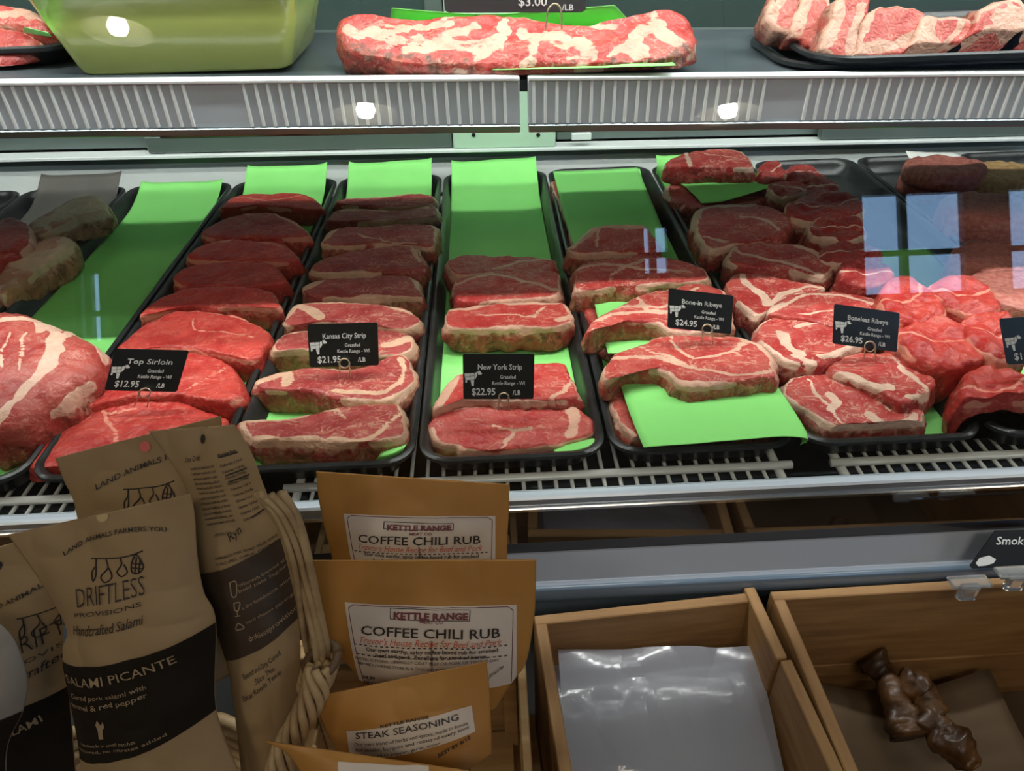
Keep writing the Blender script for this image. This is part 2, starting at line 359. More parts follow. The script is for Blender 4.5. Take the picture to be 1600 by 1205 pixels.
# sliding doors behind the shelf
def door(xa, xb, Y, label=None):
    f = MB(); zt = LZ+.02
    f.box((xa, Y, .036), (xb, Y+.02, .066), .002, M=SB).box((xa, Y, .066), (xa+.03, Y+.02, zt), .002, M=SB).box((xb-.03, Y, .066), (xb, Y+.02, zt), .002, M=SB)
    o = f.build('sliding_door', M['frame'], case)
    MB().box((xa+.03, Y+.008, .066), (xb-.03, Y+.012, zt), M=SB).build('pane', M['pane'], o)
    MB().box((xa+.03, Y-.001, .064), (xb-.03, Y+.003, .067), M=SB).build('pane_bead', M['chrome'], o)
def bx(x, Y=.83): return onY(x, 220, Y)[0]
door(X0, bx(230), .862); door(bx(225), bx(706), .832); door(bx(872), bx(1300), .862); door(bx(1283), X1, .832)
post = MB().box((bx(708), .828, .034), (bx(868), .87, LZ+.02), .002, M=SB).build('door_post', mat('green_reflection_post', (.45, .62, .48), .4), case)  # light grey post; the green reflection on it is put into its colour
for x in (740, 841):
    p = onY(x, 211, .827); a = np.arange(12)*2*math.pi/12
    MB().loops([np.stack([p[0]+.004*np.cos(a), 0*a+.829, p[2]+.004*np.sin(a)], 1), np.stack([p[0]+.0035*np.cos(a), 0*a+.826, p[2]+.0035*np.sin(a)], 1)]).build('screw', M['card'], post)
q = onY(908, 212, .83); MB().box((q[0]-.018, .822, q[2]-.006), (q[0]+.018, .832, q[2]+.006), .001).build('door_stop', M['white_metal'], case)
# back-of-house drawers glimpsed over the shelf
st = struct(MB().box((-6, 2.95, FLOOR), (6.5, 3, 2.2)).build('wall_back', M['darkback']))
cab = thing('drawer_cabinet', 'dark blue-grey bank of drawers behind the display case', 'cabinet')
MB().box((-1.6, 1.34, FLOOR), (2.2, 1.7, .75)).build('body', M['darkback'], cab)
for i in range(9):
    for j in range(4):
        d = MB().box((-1.58+i*.42, 1.325, -.55+j*.32), (-1.18+i*.42, 1.34, -.25+j*.32), .004).build('drawer', M['shelf'], cab)
        MB().box((-1.45+i*.42, 1.31, -.42+j*.32), (-1.31+i*.42, 1.325, -.405+j*.32), .003).build('handle', M['frame'], d)
# shelf
YS = .272
gapL, gapR = onY(812, 150, YS)[0], onY(825, 150, YS)[0]
MB().box((X0, YS+.012, .272), (X1, .545, .284), M=SS).build('shelf_plate', M['shelf'], case)
for (xa, xb) in ((X0, gapL), (gapR, X1)):
    bar = MB().box((xa, YS, .241), (xb, YS+.012, .286), .001, M=SS).build('shelf_strip', M['strip'], case)
    MB().box((xa, YS-.003, .286), (xb, YS+.012, .290), .001, M=SS).build('strip_top_edge', M['rib'], bar)
    MB().box((xa, YS-.002, .233), (xb, YS+.012, .241), .001, M=SS).build('strip_bottom_edge', M['chrome'], bar)
    x = xa+.006
    me0 = None
    while x < xb-.004:
        px = 800+(x-.11)*1480
        if -40 < px < 1640 and not (305 < px < 378) and not (1208 < px < 1268):
            z = -.026*(x-.1)
            if me0 is None:
                o = MB().box((-.0016, -.0022, .2425), (.0016, .0004, .2855), .0005).build('rib', M['rib'], bar); me0 = o.data
            else:
                o = bpy.data.objects.new('rib', me0); COL.objects.link(o); o.parent = bar
            o.location = (x, YS, z)
        x += .0122
MB().box((X0, .545, .22), (X1, .56, .284), M=SS).build('shelf_back_lip', M['frame'], case)
for x in (gapL+.0045,):
    MB().box((x-.02, YS+.02, .05), (x+.02, .83, .27), .002).build('shelf_bracket', M['white_metal'], case) if False else None
# canopy with its lamp housings, glass
ty = lambda z: GP[1]+math.tan(_t)*(z-GP[2])
MB().box((X0, .13, LZ+.025), (X1, .90, LZ+.08)).build('canopy', M['white_metal'], case)
MB().box((X0, .120, .575), (X1, .130, LZ+.08)).build('unseen_light_lip', M['alu'], case)  # unseen lip, added to keep the front lamp's light off the bags
MB().box((X0, .182, LZ+.003), (X1, .23, LZ+.025)).build('lamp_housing', M['white_metal'], case)
MB().box((X0, .325, LZ-.06), (X1, .331, LZ+.025)).build('unseen_lamp_baffle', M['white_metal'], case)  # unseen shield, added to stop the rear lamp spilling out forwards
MB().box((X0, .35, LZ+.003), (X1, .40, LZ+.025)).build('lamp_housing', M['white_metal'], case)
GTZ = .572
def gp(z, off): return A([0, ty(z), z])+GN*off
for (xa, xb) in ((X0, X1),):
    a, b, c_, d = gp(-.018, 0), gp(-.018, -.006), gp(GTZ, -.006), gp(GTZ, 0)
    L = [A([[x, p[1], p[2]] for p in (a, b, c_, d)]) for x in (xa, xb)]
    MB().loops(L).build('front_glass', M['glass'], case)
# ------------------------------------------------------------------ wire racks
def rack(xa, xb, label):
    r = thing('wire_rack', label, 'wire rack', group='white coated wire racks')
    zf = -.030; yf = onZ(800, 742, zf+.004)[1]
    MB().tube([(xa, yf, zf), (xb, yf, zf)], .0045, 10).build('front_bar', M['wire'], r, True)
    MB().tube([(xa, .78, zf), (xb, .78, zf)], .0045, 8).build('rear_bar', M['wire'], r, True)
    for x in (xa+.012, xb-.012): MB().tube([(x, .79, zf-.006), (x, .03, zf-.007), (x, -.017, zf-.007)], .0045, 8).build('side_bar', M['wire'], r, True)
    n = int((xb-xa-.05)/.0155); me = None
    for i in range(n):
        x = xa+.028+i*(xb-xa-.056)/(n-1)
        if me is None: o = MB().tube([(0, .79, zf-.006), (0, .4, zf-.006), (0, .02, zf-.006), (0, -.017, zf-.006)], .0021, 6).build('wire', M['wire'], r, True); me = o.data
        else: o = bpy.data.objects.new('wire', me); COL.objects.link(o); o.parent = r
        o.location.x = x
xr = [onZ(x, 745, -.034)[0] for x in (452, 1243)]
xc = onZ(1283, 705, -.034)[0]
rack(-.78, xr[0]-.03, 'white wire rack under the trays at the left, behind the salami bags')
rack(xr[0], xr[1], 'white wire rack under the middle trays, New York Strip at its centre')
rack(xc, 1.35, 'white wire rack under the trays at the right, below Boneless Ribeye')

# ------------------------------------------------------------------ trays and liners
def rrect(x0, x1, y0, y1, r, z, n=7):
    P = []
    for (cx, cy, a0) in ((x1-r, y0+r, -90), (x1-r, y1-r, 0), (x0+r, y1-r, 90), (x0+r, y0+r, 180)):
        for k in range(n):
            a = math.radians(a0+90*k/(n-1)); P.append((cx+r*math.cos(a), cy+r*math.sin(a), z))
    return A(P)
def make_tray(x0, x1, y0, y1, z, label, dep=.026, r=.03, M4=None, group='black plastic meat trays'):
    L = []
    for (ins, dz) in ((.016, -dep-.0015), (.007, -.008), (.0, -.004), (.0, 0), (.003, .0018), (.007, 0), (.010, -.008), (.017, -dep+.003), (.022, -dep)):
        L.append(rrect(x0+ins, x1-ins, y0+ins, y1-ins, max(r-ins*.6, .008), z+dz))
    if M4 is not None: L = [l@A(M4)[:3, :3].T+A(M4)[:3, 3] for l in L]
    o = MB().loops(L).build('meat_tray', M['black'], smooth=True)
    md = o.modifiers.new('edges', 'EDGE_SPLIT'); md.split_angle = math.radians(50)
    return tag(o, label, 'tray', group)
def sheet(name, ctrl, m, label, nx=22, ny=30, wav=.0012, group=None, cat='paper', seed=0, th=.0004):
    ctrl = A(ctrl, float)       # rows x cols x 3
    rows = A([spline(r, nx) for r in ctrl]); G = A([spline(rows[:, i], ny) for i in range(nx)]).transpose(1, 0, 2)
    f = G.reshape(-1, 3); d = (fbm(f, 16, seed)-.5)*2*wav; f = f+np.c_[0*d, 0*d, d]
    o = MB().grid(f.reshape(G.shape)).build(name, m, smooth=True, fix=False); solid(o, th)
    return tag(o, label, cat, group)
def liner(x0, x1, label, ytop=.80, ztop=.014, y0=.03, m='paper', seed=0, z=-.0225):
    rows = []
    for (y, zz, e) in ((y0, z+.002, 0), (y0+.05, z+.0005, 0), (.3, z, 0), (.6, z+.001, 0), (.70, z+.003, 0), (.755, z+.014, -.004), (ytop, ztop, -.008)):
        rows.append([(x0+e*0+t*(x1-x0), y+.003*math.sin(t*5+seed), zz+(.003 if t in (0, 1) else 0)) for t in (0, .1, .35, .65, .9, 1)])
    return sheet('paper_liner', rows, M[m], label, 20, 40, .0014, 'tray liners', 'paper', seed)
names = {-5: 'far-left tray at the photo edge', -4: 'with dark paper and marrow bone', -3: 'with a mostly bare green liner', -2: 'holding the top sirloin steaks', -1: 'holding the Kansas City strip steaks', 0: 'holding the New York strip steaks', 1: 'holding the bone-in ribeyes', 2: 'holding the boneless ribeyes', 3: 'holding dark red tenderloin pieces', 4: 'bare inside at the back, right of the tenderloin', 5: 'with ground beef patties at far right'}
for k in range(-5, 6):
    dz = .0
    make_tray(k*W+.002, (k+1)*W-.002, .006, .80, dz, 'black plastic tray '+names[k] if k > -5 else 'black plastic tray at far left photo edge, beside the dark-papered one')
liner(-3*W+.022, -2*W-.020, 'green liner paper, mostly bare, with a big roast on its front', .795, .006, seed=1)
liner(-2*W+.022, -1*W-.022, 'green liner paper under the top sirloin steaks', .815, .022, seed=2)
liner(-1*W+.018, -.020, 'green liner paper under the Kansas City strip steaks', .815, .022, seed=3)
liner(.016, W-.018, 'green liner paper under the New York strip steaks', .82, .016, seed=4)
liner(W+.02, 2*W-.02, 'green bottom liner under the bone-in ribeye stack', .78, .0, seed=5)
liner(2*W+.012, 3*W-.018, 'green liner paper under the boneless ribeyes', .80, .018, seed=6)
sheet('paper_liner', [[(3*W+.02+t*(W-.042), y, z) for t in (0, .33, .66, 1)] for y, z in ((.03, -.020), (.12, -.0225), (.28, -.0225), (.40, -.0225), (.46, -.021))], M['paper'], 'green liner paper under the tenderloin pieces at right', 20, 24, .0012, 'tray liners', 'paper', 7)
liner(-4*W+.03, -3*W-.014, 'dark grey liner paper under the marrow bone', .81, .022, m='darkpaper', seed=8)

# ------------------------------------------------------------------ meat
def meat(name, out, m, label, z0, tilt=0, th=.03, cat='steak', group=None, rim=.004, rimn=.5, streaks=(), fat=0, seed=0, N=110, R=26, rr=.007, amp=.0022, tx=0, front=None, lean=0, ctr=None, dome=0, floorz=-.0215, warp=.010, brown=(), brk=0, ylim=-9):
    """solid piece of meat; `out` = outline of its upper face, laid on a plane at height z0 with slope tilt (deg, back edge up) """
    a, b = math.radians(tilt), math.radians(tx)
    n = unit((-math.sin(b), -math.sin(a), math.cos(a)*math.cos(b)))
    out = A(out, float)
    i0 = int(np.argmax(out[:, 1])); P0 = onZ(*(front or out[i0]), z0)
    P = A([onP(x, y, P0, n) for x, y in out])
    e1 = unit(A([1, 0, 0])-n*n[0]); e2 = np.cross(n, e1)
    to2 = lambda Q: np.stack([(Q-P0)@e1, (Q-P0)@e2], 1)
    E = even(to2(P), N); K = .5*(E.max(0)+E.min(0))*.3+E.mean(0)*.7
    if ctr is not None: K = to2(A([onP(*ctr, P0, n)]))[0]
    # rim wobble
    E3 = np.c_[E, np.full(N, seed*1.7)]; dirv = E-K; ln = np.linalg.norm(dirv, axis=1)[:, None]
    E = E+dirv/ln*((fbm(E3, 45, seed)-.5)*.009+(noise(E3, 160, seed+1)-.5)*.003)[:, None]
    s = 1-(1-np.linspace(0, 1, R))**1.35; s[0] = 1e-3
    V = []; fatv = []; side = []
    st2 = [(to2(A([onP(x, y, P0, n) for x, y in q])), wv) for q, wv in streaks]
    br2 = [(to2(A([onP(x, y, P0, n) for x, y in q])), wv) for q, wv in brown]
    def seg(D, poly):
        poly = spline(poly, max(12, len(poly)*6)); best = np.full(len(D), 9.)
        for p, q in zip(poly[:-1], poly[1:]):
            pq = q-p; t = np.clip(((D-p)@pq)/(pq@pq+1e-12), 0, 1); best = np.minimum(best, np.linalg.norm(D-(p+t[:, None]*pq), axis=1))
        return best
    for sk in s:
        D = K+(E-K)*sk; d = (ln[:, 0])*(1-sk)*.9
        h = np.where(d < rr, -rr*.75*(1-np.sqrt(np.clip(1-(1-np.minimum(d, rr)/rr)**2, 0, 1))), 0)
        D3 = np.c_[D, np.full(N, seed*3.1)]
        h = h+(fbm(D3, 42, seed+5)-.5)*2*amp+dome*(1-sk**2)
        f = 0*d
        if rim > 0:
            rw = rim*2.4*np.clip(fbm(np.c_[E, np.full(N, seed+.5)], 16, seed+9)-.36, .0, 1)*2
            f = np.maximum(f, (1-sst(rw*.7, rw*1.5+.0006, d))*sst(.0002, .0014, rw))
        Dn = D+ (np.stack([fbm(D3, 60, seed+2), fbm(D3, 60, seed+3)], 1)-.5)*warp
        for poly, wv in st2:
            wl = wv*(.6+.9*noise(D3, 40, seed+6)); f = np.maximum(f, 1-sst(wl*.7, wl*1.35+.0004, seg(Dn, poly)))
        if brk: f = f*(1-brk+brk*2.3*sst(.34, .62, fbm(D3*A([1, 1.6, 1]), 75, seed+8)))
        if fat: f = np.maximum(f, sst(.56-fat*.22, .62-fat*.18, fbm(D3, 30, seed+7)))
        V.append(P0+D[:, :1]*e1+D[:, 1:]*e2+h[:, None]*n); sdv = np.zeros(N)
        for poly, wv in br2: sdv = np.maximum(sdv, 1-sst(wv*.6, wv*1.3, seg(Dn, poly)))
        V[-1:] = V[-1:]; fatv.append(f*(1-sdv*.8)); side.append(sdv)
    top = V[-1]; h0 = -rr*.75
    down = unit(n*.7+A([0, 0, 1])*.3) if lean == 0 else n
    for t in (.12, .3, .5, .72, .9, 1.0):
        bul = .0035*math.sin(math.pi*min(t*1.05, 1))-(.006 if t > .95 else 0)
        Dq = E+dirv/ln*bul
        B = P0+Dq[:, :1]*e1+Dq[:, 1:]*e2+h0*n-down*(th*t)
        B = B+(fbm(B+seed, 60, seed+11)-.5)[:, None]*(np.c_[dirv/ln, np.zeros(N)]@np.stack([e1, e2, n]))*.014
        V.append(B); fatv.append(fatv[R-1]*(.5-.45*t)+.10*fbm(B, 30, seed+4)); side.append(np.full(N, min(1, .5+t)))
    ymin = .027 if floorz == -.0215 else ylim
    V = [np.c_[v[:, 0], np.maximum(v[:, 1], ymin), np.maximum(v[:, 2], floorz+.0004*np.arange(len(V), 0, -1)[i]*0)] for i, v in enumerate(V)]
    o = MB().loops(V).build(name, m, smooth=True, attrs={'fat': np.concatenate(fatv), 'side': np.concatenate(side)})
    # object-space textures differ from piece to piece: move the origin into the piece
    c = np.concatenate(V).mean(0); o.data.transform(Matrix.Translation(-Vector(c))); o.location = c
    return tag(o, label, cat, group)
ORD = ['frontmost', 'second', 'third', 'fourth', 'fifth', 'sixth', 'seventh', 'eighth', 'ninth']
def lab(desc, k, tray): return '%s, %s %sin the %s tray' % (desc, ORD[k], '' if k == 0 else 'from the front ', tray)
TOPZ = .012
# --- top sirloin
TS = [
 ([(42,724),(56,699),(84,674),(121,646),(157,626),(197,617),(239,616),(267,620),(304,634),(337,643),(354,654),(352,672),(300,712),(230,742),(150,748),(85,742),(45,735)], -.004, 4, .026, [([(157,628),(165,650),(178,668),(180,690)], .0012), ([(165,645),(210,640)], .001)]),
 ([(118,632),(140,595),(165,565),(200,548),(250,540),(295,547),(337,555),(363,572),(377,600),(378,617),(350,628),(310,622),(276,617),(200,620),(140,634)], .012, 2, .03, [([(290,612),(350,575)], .0006)]),
 ([(180,540),(214,513),(247,497),(270,487),(309,484),(351,488),(394,502),(419,518),(421,530),(416,544),(405,558),(380,560),(337,551),(295,545),(253,543),(200,548)], .016, 4, .034, [([(300,500),(305,512),(345,520),(400,525)], .0008), ([(248,497),(270,488),(310,485),(352,489),(395,503)], .0022)]),
 ([(215,494),(240,468),(280,452),(340,446),(420,452),(434,470),(434,480),(380,478),(300,478),(250,486)], .020, 8, .032, []),
 ([(268,434),(295,415),(350,408),(420,410),(440,425),(445,440),(380,446),(300,446)], .022, 8, .032, []),
 ([(290,400),(320,380),(360,373),(420,376),(450,384),(465,398),(462,406),(400,408),(330,408)], .024, 8, .032, [([(330,380),(380,374),(440,384)], .0012)]),
 ([(313,362),(345,342),(385,333),(430,333),(460,345),(480,360),(486,368),(460,370),(400,369),(340,372)], .018, 8, .032, [([(385,335),(430,334),(478,358)], .002)]),
 ([(342,324),(360,308),(385,302),(420,300),(470,301),(493,310),(504,322),(503,328),(470,326),(400,321),(360,324)], .010, 8, .034, [([(370,306),(420,312),(470,306)], .001)]),
]
for k, (o_, z, t, th, stx) in enumerate(TS):
    meat('sirloin_steak', o_, M['sirloin'], lab('thick red top sirloin steak', k, 'Top Sirloin'), z, t, th, group='top sirloin steaks', rim=.0012, streaks=stx, seed=10+k)
# --- Kansas City strip
KC = [
 ([(365,662),(380,657),(437,653),(484,644),(524,634),(562,630),(599,630),(626,634),(630,659),(629,677),(599,690),(562,695),(515,688),(467,686),(432,687),(400,690),(387,680),(372,672)], .012, 0, .032, [([(372,660),(387,676),(395,688),(470,684)], .003), ([(524,634),(533,645),(540,655)], .0012), ([(625,650),(600,668),(565,690),(515,686)], .003), ([(375,660),(440,655),(520,637)], .0022)]),
 ([(401,604),(401,592),(450,577),(482,572),(537,574),(594,567),(611,555),(636,557),(646,584),(646,600),(624,617),(599,627),(562,625),(524,620),(489,612),(445,609)], .013, 0, .030, [([(403,598),(430,590),(450,582),(448,600)], .006), ([(626,560),(634,580),(618,600),(590,615),(520,610)], .0025)]),
 ([(425,542),(430,527),(455,517),(482,515),(540,512),(592,512),(640,522),(647,536),(643,547),(600,556),(482,546),(430,548)], .014, 2, .034, [([(428,538),(440,524),(480,517)], .004), ([(600,540),(640,530)], .006)]),
 ([(443,495),(457,475),(489,470),(544,470),(599,475),(636,482),(652,495),(653,506),(624,514),(574,505),(499,502),(450,508)], .018, 4, .034, [([(446,495),(462,478),(500,495)], .006), ([(470,472),(545,471),(600,476),(645,490)], .0025)]),
 ([(470,450),(500,437),(560,430),(620,428),(650,433),(657,455),(655,462),(600,464),(500,462)], .022, 6, .032, [([(475,450),(500,440)], .005), ([(640,430),(652,448)], .003)]),
 ([(487,420),(505,402),(590,385),(645,384),(664,405),(662,420),(600,424),(520,426)], .023, 6, .032, [([(645,390),(655,408)], .003)]),
 ([(501,376),(518,357),(590,351),(675,351),(680,372),(674,384),(640,382),(598,381),(510,382)], .025, 6, .032, [([(505,374),(520,359)], .006), ([(560,366),(600,376),(650,380)], .001)]),
 ([(515,340),(528,327),(603,327),(660,327),(679,320),(680,338),(600,346),(518,345)], .014, 6, .032, [([(530,328),(600,328),(670,325)], .0025)]),
 ([(527,312),(563,308),(625,303),(648,302),(676,305),(682,314),(655,321),(603,322),(530,318)], .008, 6, .034, [([(530,311),(600,307),(640,303)], .003)]),
]
for k, (o_, z, t, th, stx) in enumerate(KC):
    meat('strip_steak', o_, M['kc'], lab('fat-edged strip steak with pale rim', k, 'Kansas City Strip'), z, t, th, group='Kansas City strip steaks', rim=.003, streaks=stx, seed=30+k)
# --- New York strip
NY = [
 ([(667,674),(675,659),(700,634),(762,627),(874,627),(901,634),(924,652),(931,662),(929,679),(899,689),(862,697),(799,705),(725,704),(710,697),(680,689)], -.006, 9, .030, [([(690,636),(760,629),(870,629),(895,640),(898,665),(890,680)], .0045), ([(772,666),(800,676),(790,690),(783,702)], .0012), ([(800,676),(828,672)], .0012), ([(670,672),(682,686)], .003)]),
 ([(675,634),(687,614),(705,587),(722,582),(780,572),(837,567),(879,566),(889,580),(904,609),(904,620),(862,624),(775,624),(725,624),(687,636)], .014, 2, .03, [([(676,632),(692,608),(712,588)], .010), ([(893,590),(885,608),(860,622)], .0022)]),
 ([(695,506),(697,484),(725,481),(774,472),(874,471),(886,480),(896,492),(894,502),(862,510),(799,513),(737,514),(705,512)], .018, 6, .034, [([(700,484),(740,481),(775,473),(870,472)], .004), ([(740,492),(800,492),(840,494)], .0009), ([(835,495),(855,478)], .0012), ([(870,500),(893,494)], .004)]),
 ([(706,446),(735,428),(800,420),(866,420),(875,440),(872,462),(800,468),(720,470)], .020, 5, .032, [([(712,446),(760,430),(800,436),(872,452)], .0022)]),
 ([(697,408),(720,397),(780,398),(860,404),(867,412),(866,422),(800,426),(715,430),(700,420)], .020, 4, .034, [([(770,418),(820,408),(862,406)], .002)]),
]
for k, (o_, z, t, th, stx) in enumerate(NY):
    meat('strip_steak', o_, M['ny'], lab('boneless red strip steak', k, 'New York Strip'), z, t, th, group='New York strip steaks', rim=.0022, streaks=stx, seed=50+k)
# --- bone-in ribeye: lower layer, sheets, upper layer
low = [([(945,605),(960,597),(1060,600),(1150,620),(1205,650),(1190,684),(1100,697),(1015,694),(990,682),(965,650)], 'bone-in ribeye mostly hidden beneath the front green sheet'),
       ([(905,470),(925,455),(1060,450),(1120,490),(1100,530),(960,540),(930,510)], 'bone-in ribeye edge peeping out below the second green sheet'),
       ([(862,292),(872,280),(990,275),(1020,330),(1010,380),(905,385),(885,350)], 'bone-in ribeye hidden beneath the rear green sheet of its tray')]
for k, (o_, lb) in enumerate(low): meat('ribeye_steak', o_, M['rib_b'], lb, .004, 0, .024, group='lower layer of bone-in ribeyes', rim=.003, seed=70+k)
def px(l, z): return [[onZ(x, y, zz) for (x, y, zz) in r] for r in l]
def psheet(rows, label, seed, name='paper_sheet'):
    return sheet(name, [[onZ(*p) for p in r] for r in rows], M['paper'], label, 26, 26, .0012, 'loose green sheets', 'paper', seed)
psheet([[(864,268,.012),(930,266,.012),(996,262,.012)], [(872,300,.012),(940,298,.012),(1010,296,.012)], [(885,350,.012),(955,348,.013),(1030,344,.012)], [(900,392,.012),(970,392,.012),(1045,388,.012)]], 'green sheet at the back of the Bone-in Ribeye tray', 21)
psheet([[(921,440,.012),(1000,438,.012),(1110,434,.012)], [(935,500,.011),(1010,500,.012),(1125,498,.012)], [(950,552,.010),(1040,552,.012),(1140,548,.012)]], 'green sheet between the bone-in ribeyes, under the price card', 22)
psheet([[(966,590,.011),(1030,588,.012),(1110,588,.012),(1170,588,.012),(1203,590,.011),(1205,592,.007)], [(982,640,.011),(1050,640,.013),(1130,636,.013),(1195,634,.012),(1234,636,.010),(1232,640,.004)], [(996,676,.011),(1070,676,.013),(1150,672,.013),(1215,668,.012),(1257,672,.010),(1252,682,.000)], [(1006,699,.011),(1075,694,.013),(1150,688,.014),(1220,682,.013),(1262,686,.010),(1250,696,-.004)]], 'green sheet under the frontmost bone-in ribeye, curling over the tray edge', 23)
BI = [
 ([(940,578),(951,558),(968,547),(1013,530),(1058,523),(1097,524),(1154,522),(1182,533),(1199,541),(1213,575),(1212,588),(1182,590),(1140,598),(1092,604),(1058,600),(1048,584),(1027,576),(985,574),(968,582),(952,592)], .032, 2, .026, [([(958,560),(1000,556),(1040,562),(1085,572)], .003), ([(1050,525),(1060,545),(1090,560),(1140,550),(1175,528)], .0016), ([(1000,540),(1030,552),(1070,566)], .0016), ([(1150,552),(1160,530)], .0016), ([(1090,575),(1150,585),(1205,580)], .0022)], (1080, 562)),
 ([(918,516),(925,502),(956,482),(990,462),(1021,451),(1058,448),(1083,441),(1126,448),(1140,462),(1143,490),(1140,512),(1055,518),(1027,505),(985,502),(948,505),(928,515)], .036, 5, .030, [([(930,500),(970,490),(1040,488),(1100,500)], .0022), ([(960,482),(1000,478),(1030,482),(1060,470),(1090,450)], .0016), ([(995,464),(1010,484)], .0016)], (1040, 485)),
 ([(896,440),(907,414),(947,403),(1017,395),(1087,411),(1112,431),(1087,439),(1003,444),(947,450),(907,452)], .034, 6, .034, [([(905,420),(950,412),(1000,420),(1080,425)], .002), ([(950,440),(960,425),(1010,405)], .0016)], None),
 ([(885,389),(905,372),(933,352),(1003,350),(1020,364),(1025,388),(947,395),(907,397)], .036, 6, .034, [([(892,386),(915,366),(940,354),(1000,352)], .006), ([(935,360),(930,385)], .0016)], None),
]
for k, (o_, z, t, th, stx, ct) in enumerate(BI):
    meat('ribeye_steak', o_, M['rib_b'], lab('marbled bone-in ribeye lying on green paper', k, 'Bone-in Ribeye'), z, t, th, group='bone-in ribeyes', rim=.003, streaks=stx, seed=80+k, ctr=ct)
# --- boneless ribeye
BL = [
 ([(1223,612),(1234,592),(1273,578),(1313,581),(1358,600),(1397,623),(1423,629),(1445,643),(1440,660),(1420,663),(1370,674),(1340,680),(1304,665),(1270,643),(1240,628)], .006, 3, .036, [([(1296,614),(1305,622),(1310,632),(1300,640)], .0045), ([(1360,648),(1380,664),(1420,660),(1428,648)], .005), ([(1262,590),(1270,610),(1300,640),(1320,664),(1360,672)], .0016), ([(1275,580),(1320,586),(1395,626)], .0022), ([(1382,627),(1390,640)], .002)]),
 ([(1296,567),(1335,550),(1380,548),(1414,541),(1443,550),(1460,572),(1462,595),(1454,612),(1440,618),(1414,627),(1397,621),(1358,600),(1313,583)], .022, 0, .034, [([(1275,576),(1330,588),(1370,602),(1395,605)], .0035), ([(1405,574),(1420,585),(1435,595),(1450,612),(1420,620)], .0028), ([(1395,560),(1410,575)], .0016)]),
 ([(1183,520),(1190,505),(1211,493),(1242,490),(1299,502),(1350,525),(1345,538),(1313,553),(1285,569),(1234,565),(1205,546)], .024, 2, .036, [([(1224,522),(1234,545),(1250,552)], .0055), ([(1205,495),(1260,496),(1300,505)], .0022), ([(1245,510),(1290,502),(1330,510)], .0026), ([(1285,558),(1310,550),(1330,540)], .005), ([(1240,556),(1270,568)], .003)]),
 ([(1200,485),(1229,460),(1277,452),(1347,460),(1375,470),(1395,490),(1390,512),(1330,512),(1270,500),(1225,494)], .030, 3, .034, [([(1205,484),(1225,476)], .006), ([(1222,480),(1260,460),(1320,462),(1370,476)], .002), ([(1250,490),(1300,486)], .001)]),
 ([(1135,442),(1150,425),(1200,428),(1240,438),(1290,448),(1240,462),(1200,485),(1180,492),(1152,468)], .026, 4, .036, [([(1160,428),(1168,445),(1190,460),(1200,476)], .0045), ([(1196,478),(1230,455),(1280,448)], .003)]),
 ([(1135,400),(1155,380),(1235,378),(1270,386),(1302,405),(1300,421),(1280,431),(1235,421),(1150,413)], .032, 5, .036, [([(1138,398),(1148,385),(1160,395),(1230,412),(1280,428)], .0030), ([(1245,382),(1275,395),(1292,412)], .0042)]),
 ([(1085,342),(1100,320),(1180,318),(1225,330),(1235,350),(1215,372),(1150,382),(1110,390),(1090,370)], .034, 5, .036, [([(1090,340),(1103,324),(1180,320)], .0045), ([(1160,338),(1200,345),(1215,360)], .003), ([(1100,370),(1140,378)], .0022)]),
 ([(1040,252),(1060,241),(1090,234),(1140,232),(1168,242),(1178,258),(1165,262),(1120,260),(1080,261),(1060,260),(1042,258)], .046, 8, .030, [([(1074,238),(1078,258)], .003), ([(1100,240),(1150,246)], .001)]),
]
for k, (o_, z, t, th, stx) in enumerate(BL):
    meat('ribeye_steak', o_, M['rib_l'], lab('marbled boneless ribeye', k, 'Boneless Ribeye') if k < 7 else 'boneless ribeye perched on a green sheet at the back of the stack', z, t, th, group='boneless ribeyes', rim=.0026, streaks=stx, seed=100+k)
meat('ribeye_steak', [(1040,300),(1050,285),(1120,280),(1180,290),(1200,310),(1150,325),(1075,322)], M['rib_l'], 'ribeye below the raised green sheet at the back of the stack', .012, 0, .03, group='boneless ribeyes', rim=.004, seed=110)
psheet([[(1043,274,.018),(1100,268,.018),(1150,268,.018),(1180,270,.018)], [(1060,285,.017),(1110,284,.018),(1160,280,.018),(1192,283,.018)], [(1080,300,.016),(1120,299,.018),(1165,292,.020),(1204,289,.022)], [(1096,318,.014),(1125,316,.017),(1160,306,.022),(1206,292,.026)]], 'green sheet draped under the topmost boneless ribeye', 24)
psheet([[(1030,248,.03),(1040,247,.03),(1052,246,.03)], [(1026,262,.015),(1038,262,.015),(1050,262,.015)], [(1024,280,-.01),(1036,282,-.01),(1050,284,-.01)]], 'small green paper corner standing behind the topmost boneless ribeye', 25)
psheet([[(598,700,-.004),(612,698,-.004),(640,690,-.005)], [(592,712,-.003),(612,708,.004),(632,700,.002)], [(585,720,-.012),(610,718,-.006),(630,712,-.010)]], 'small green fold at the front of the Kansas City Strip tray', 26)
psheet([[(862,700,-.012),(895,692,-.008),(930,684,-.006)], [(868,708,-.010),(900,702,-.002),(935,692,.000)], [(862,716,-.016),(900,712,-.014),(932,704,-.014)]], 'small green fold at the front of the New York Strip tray', 27)
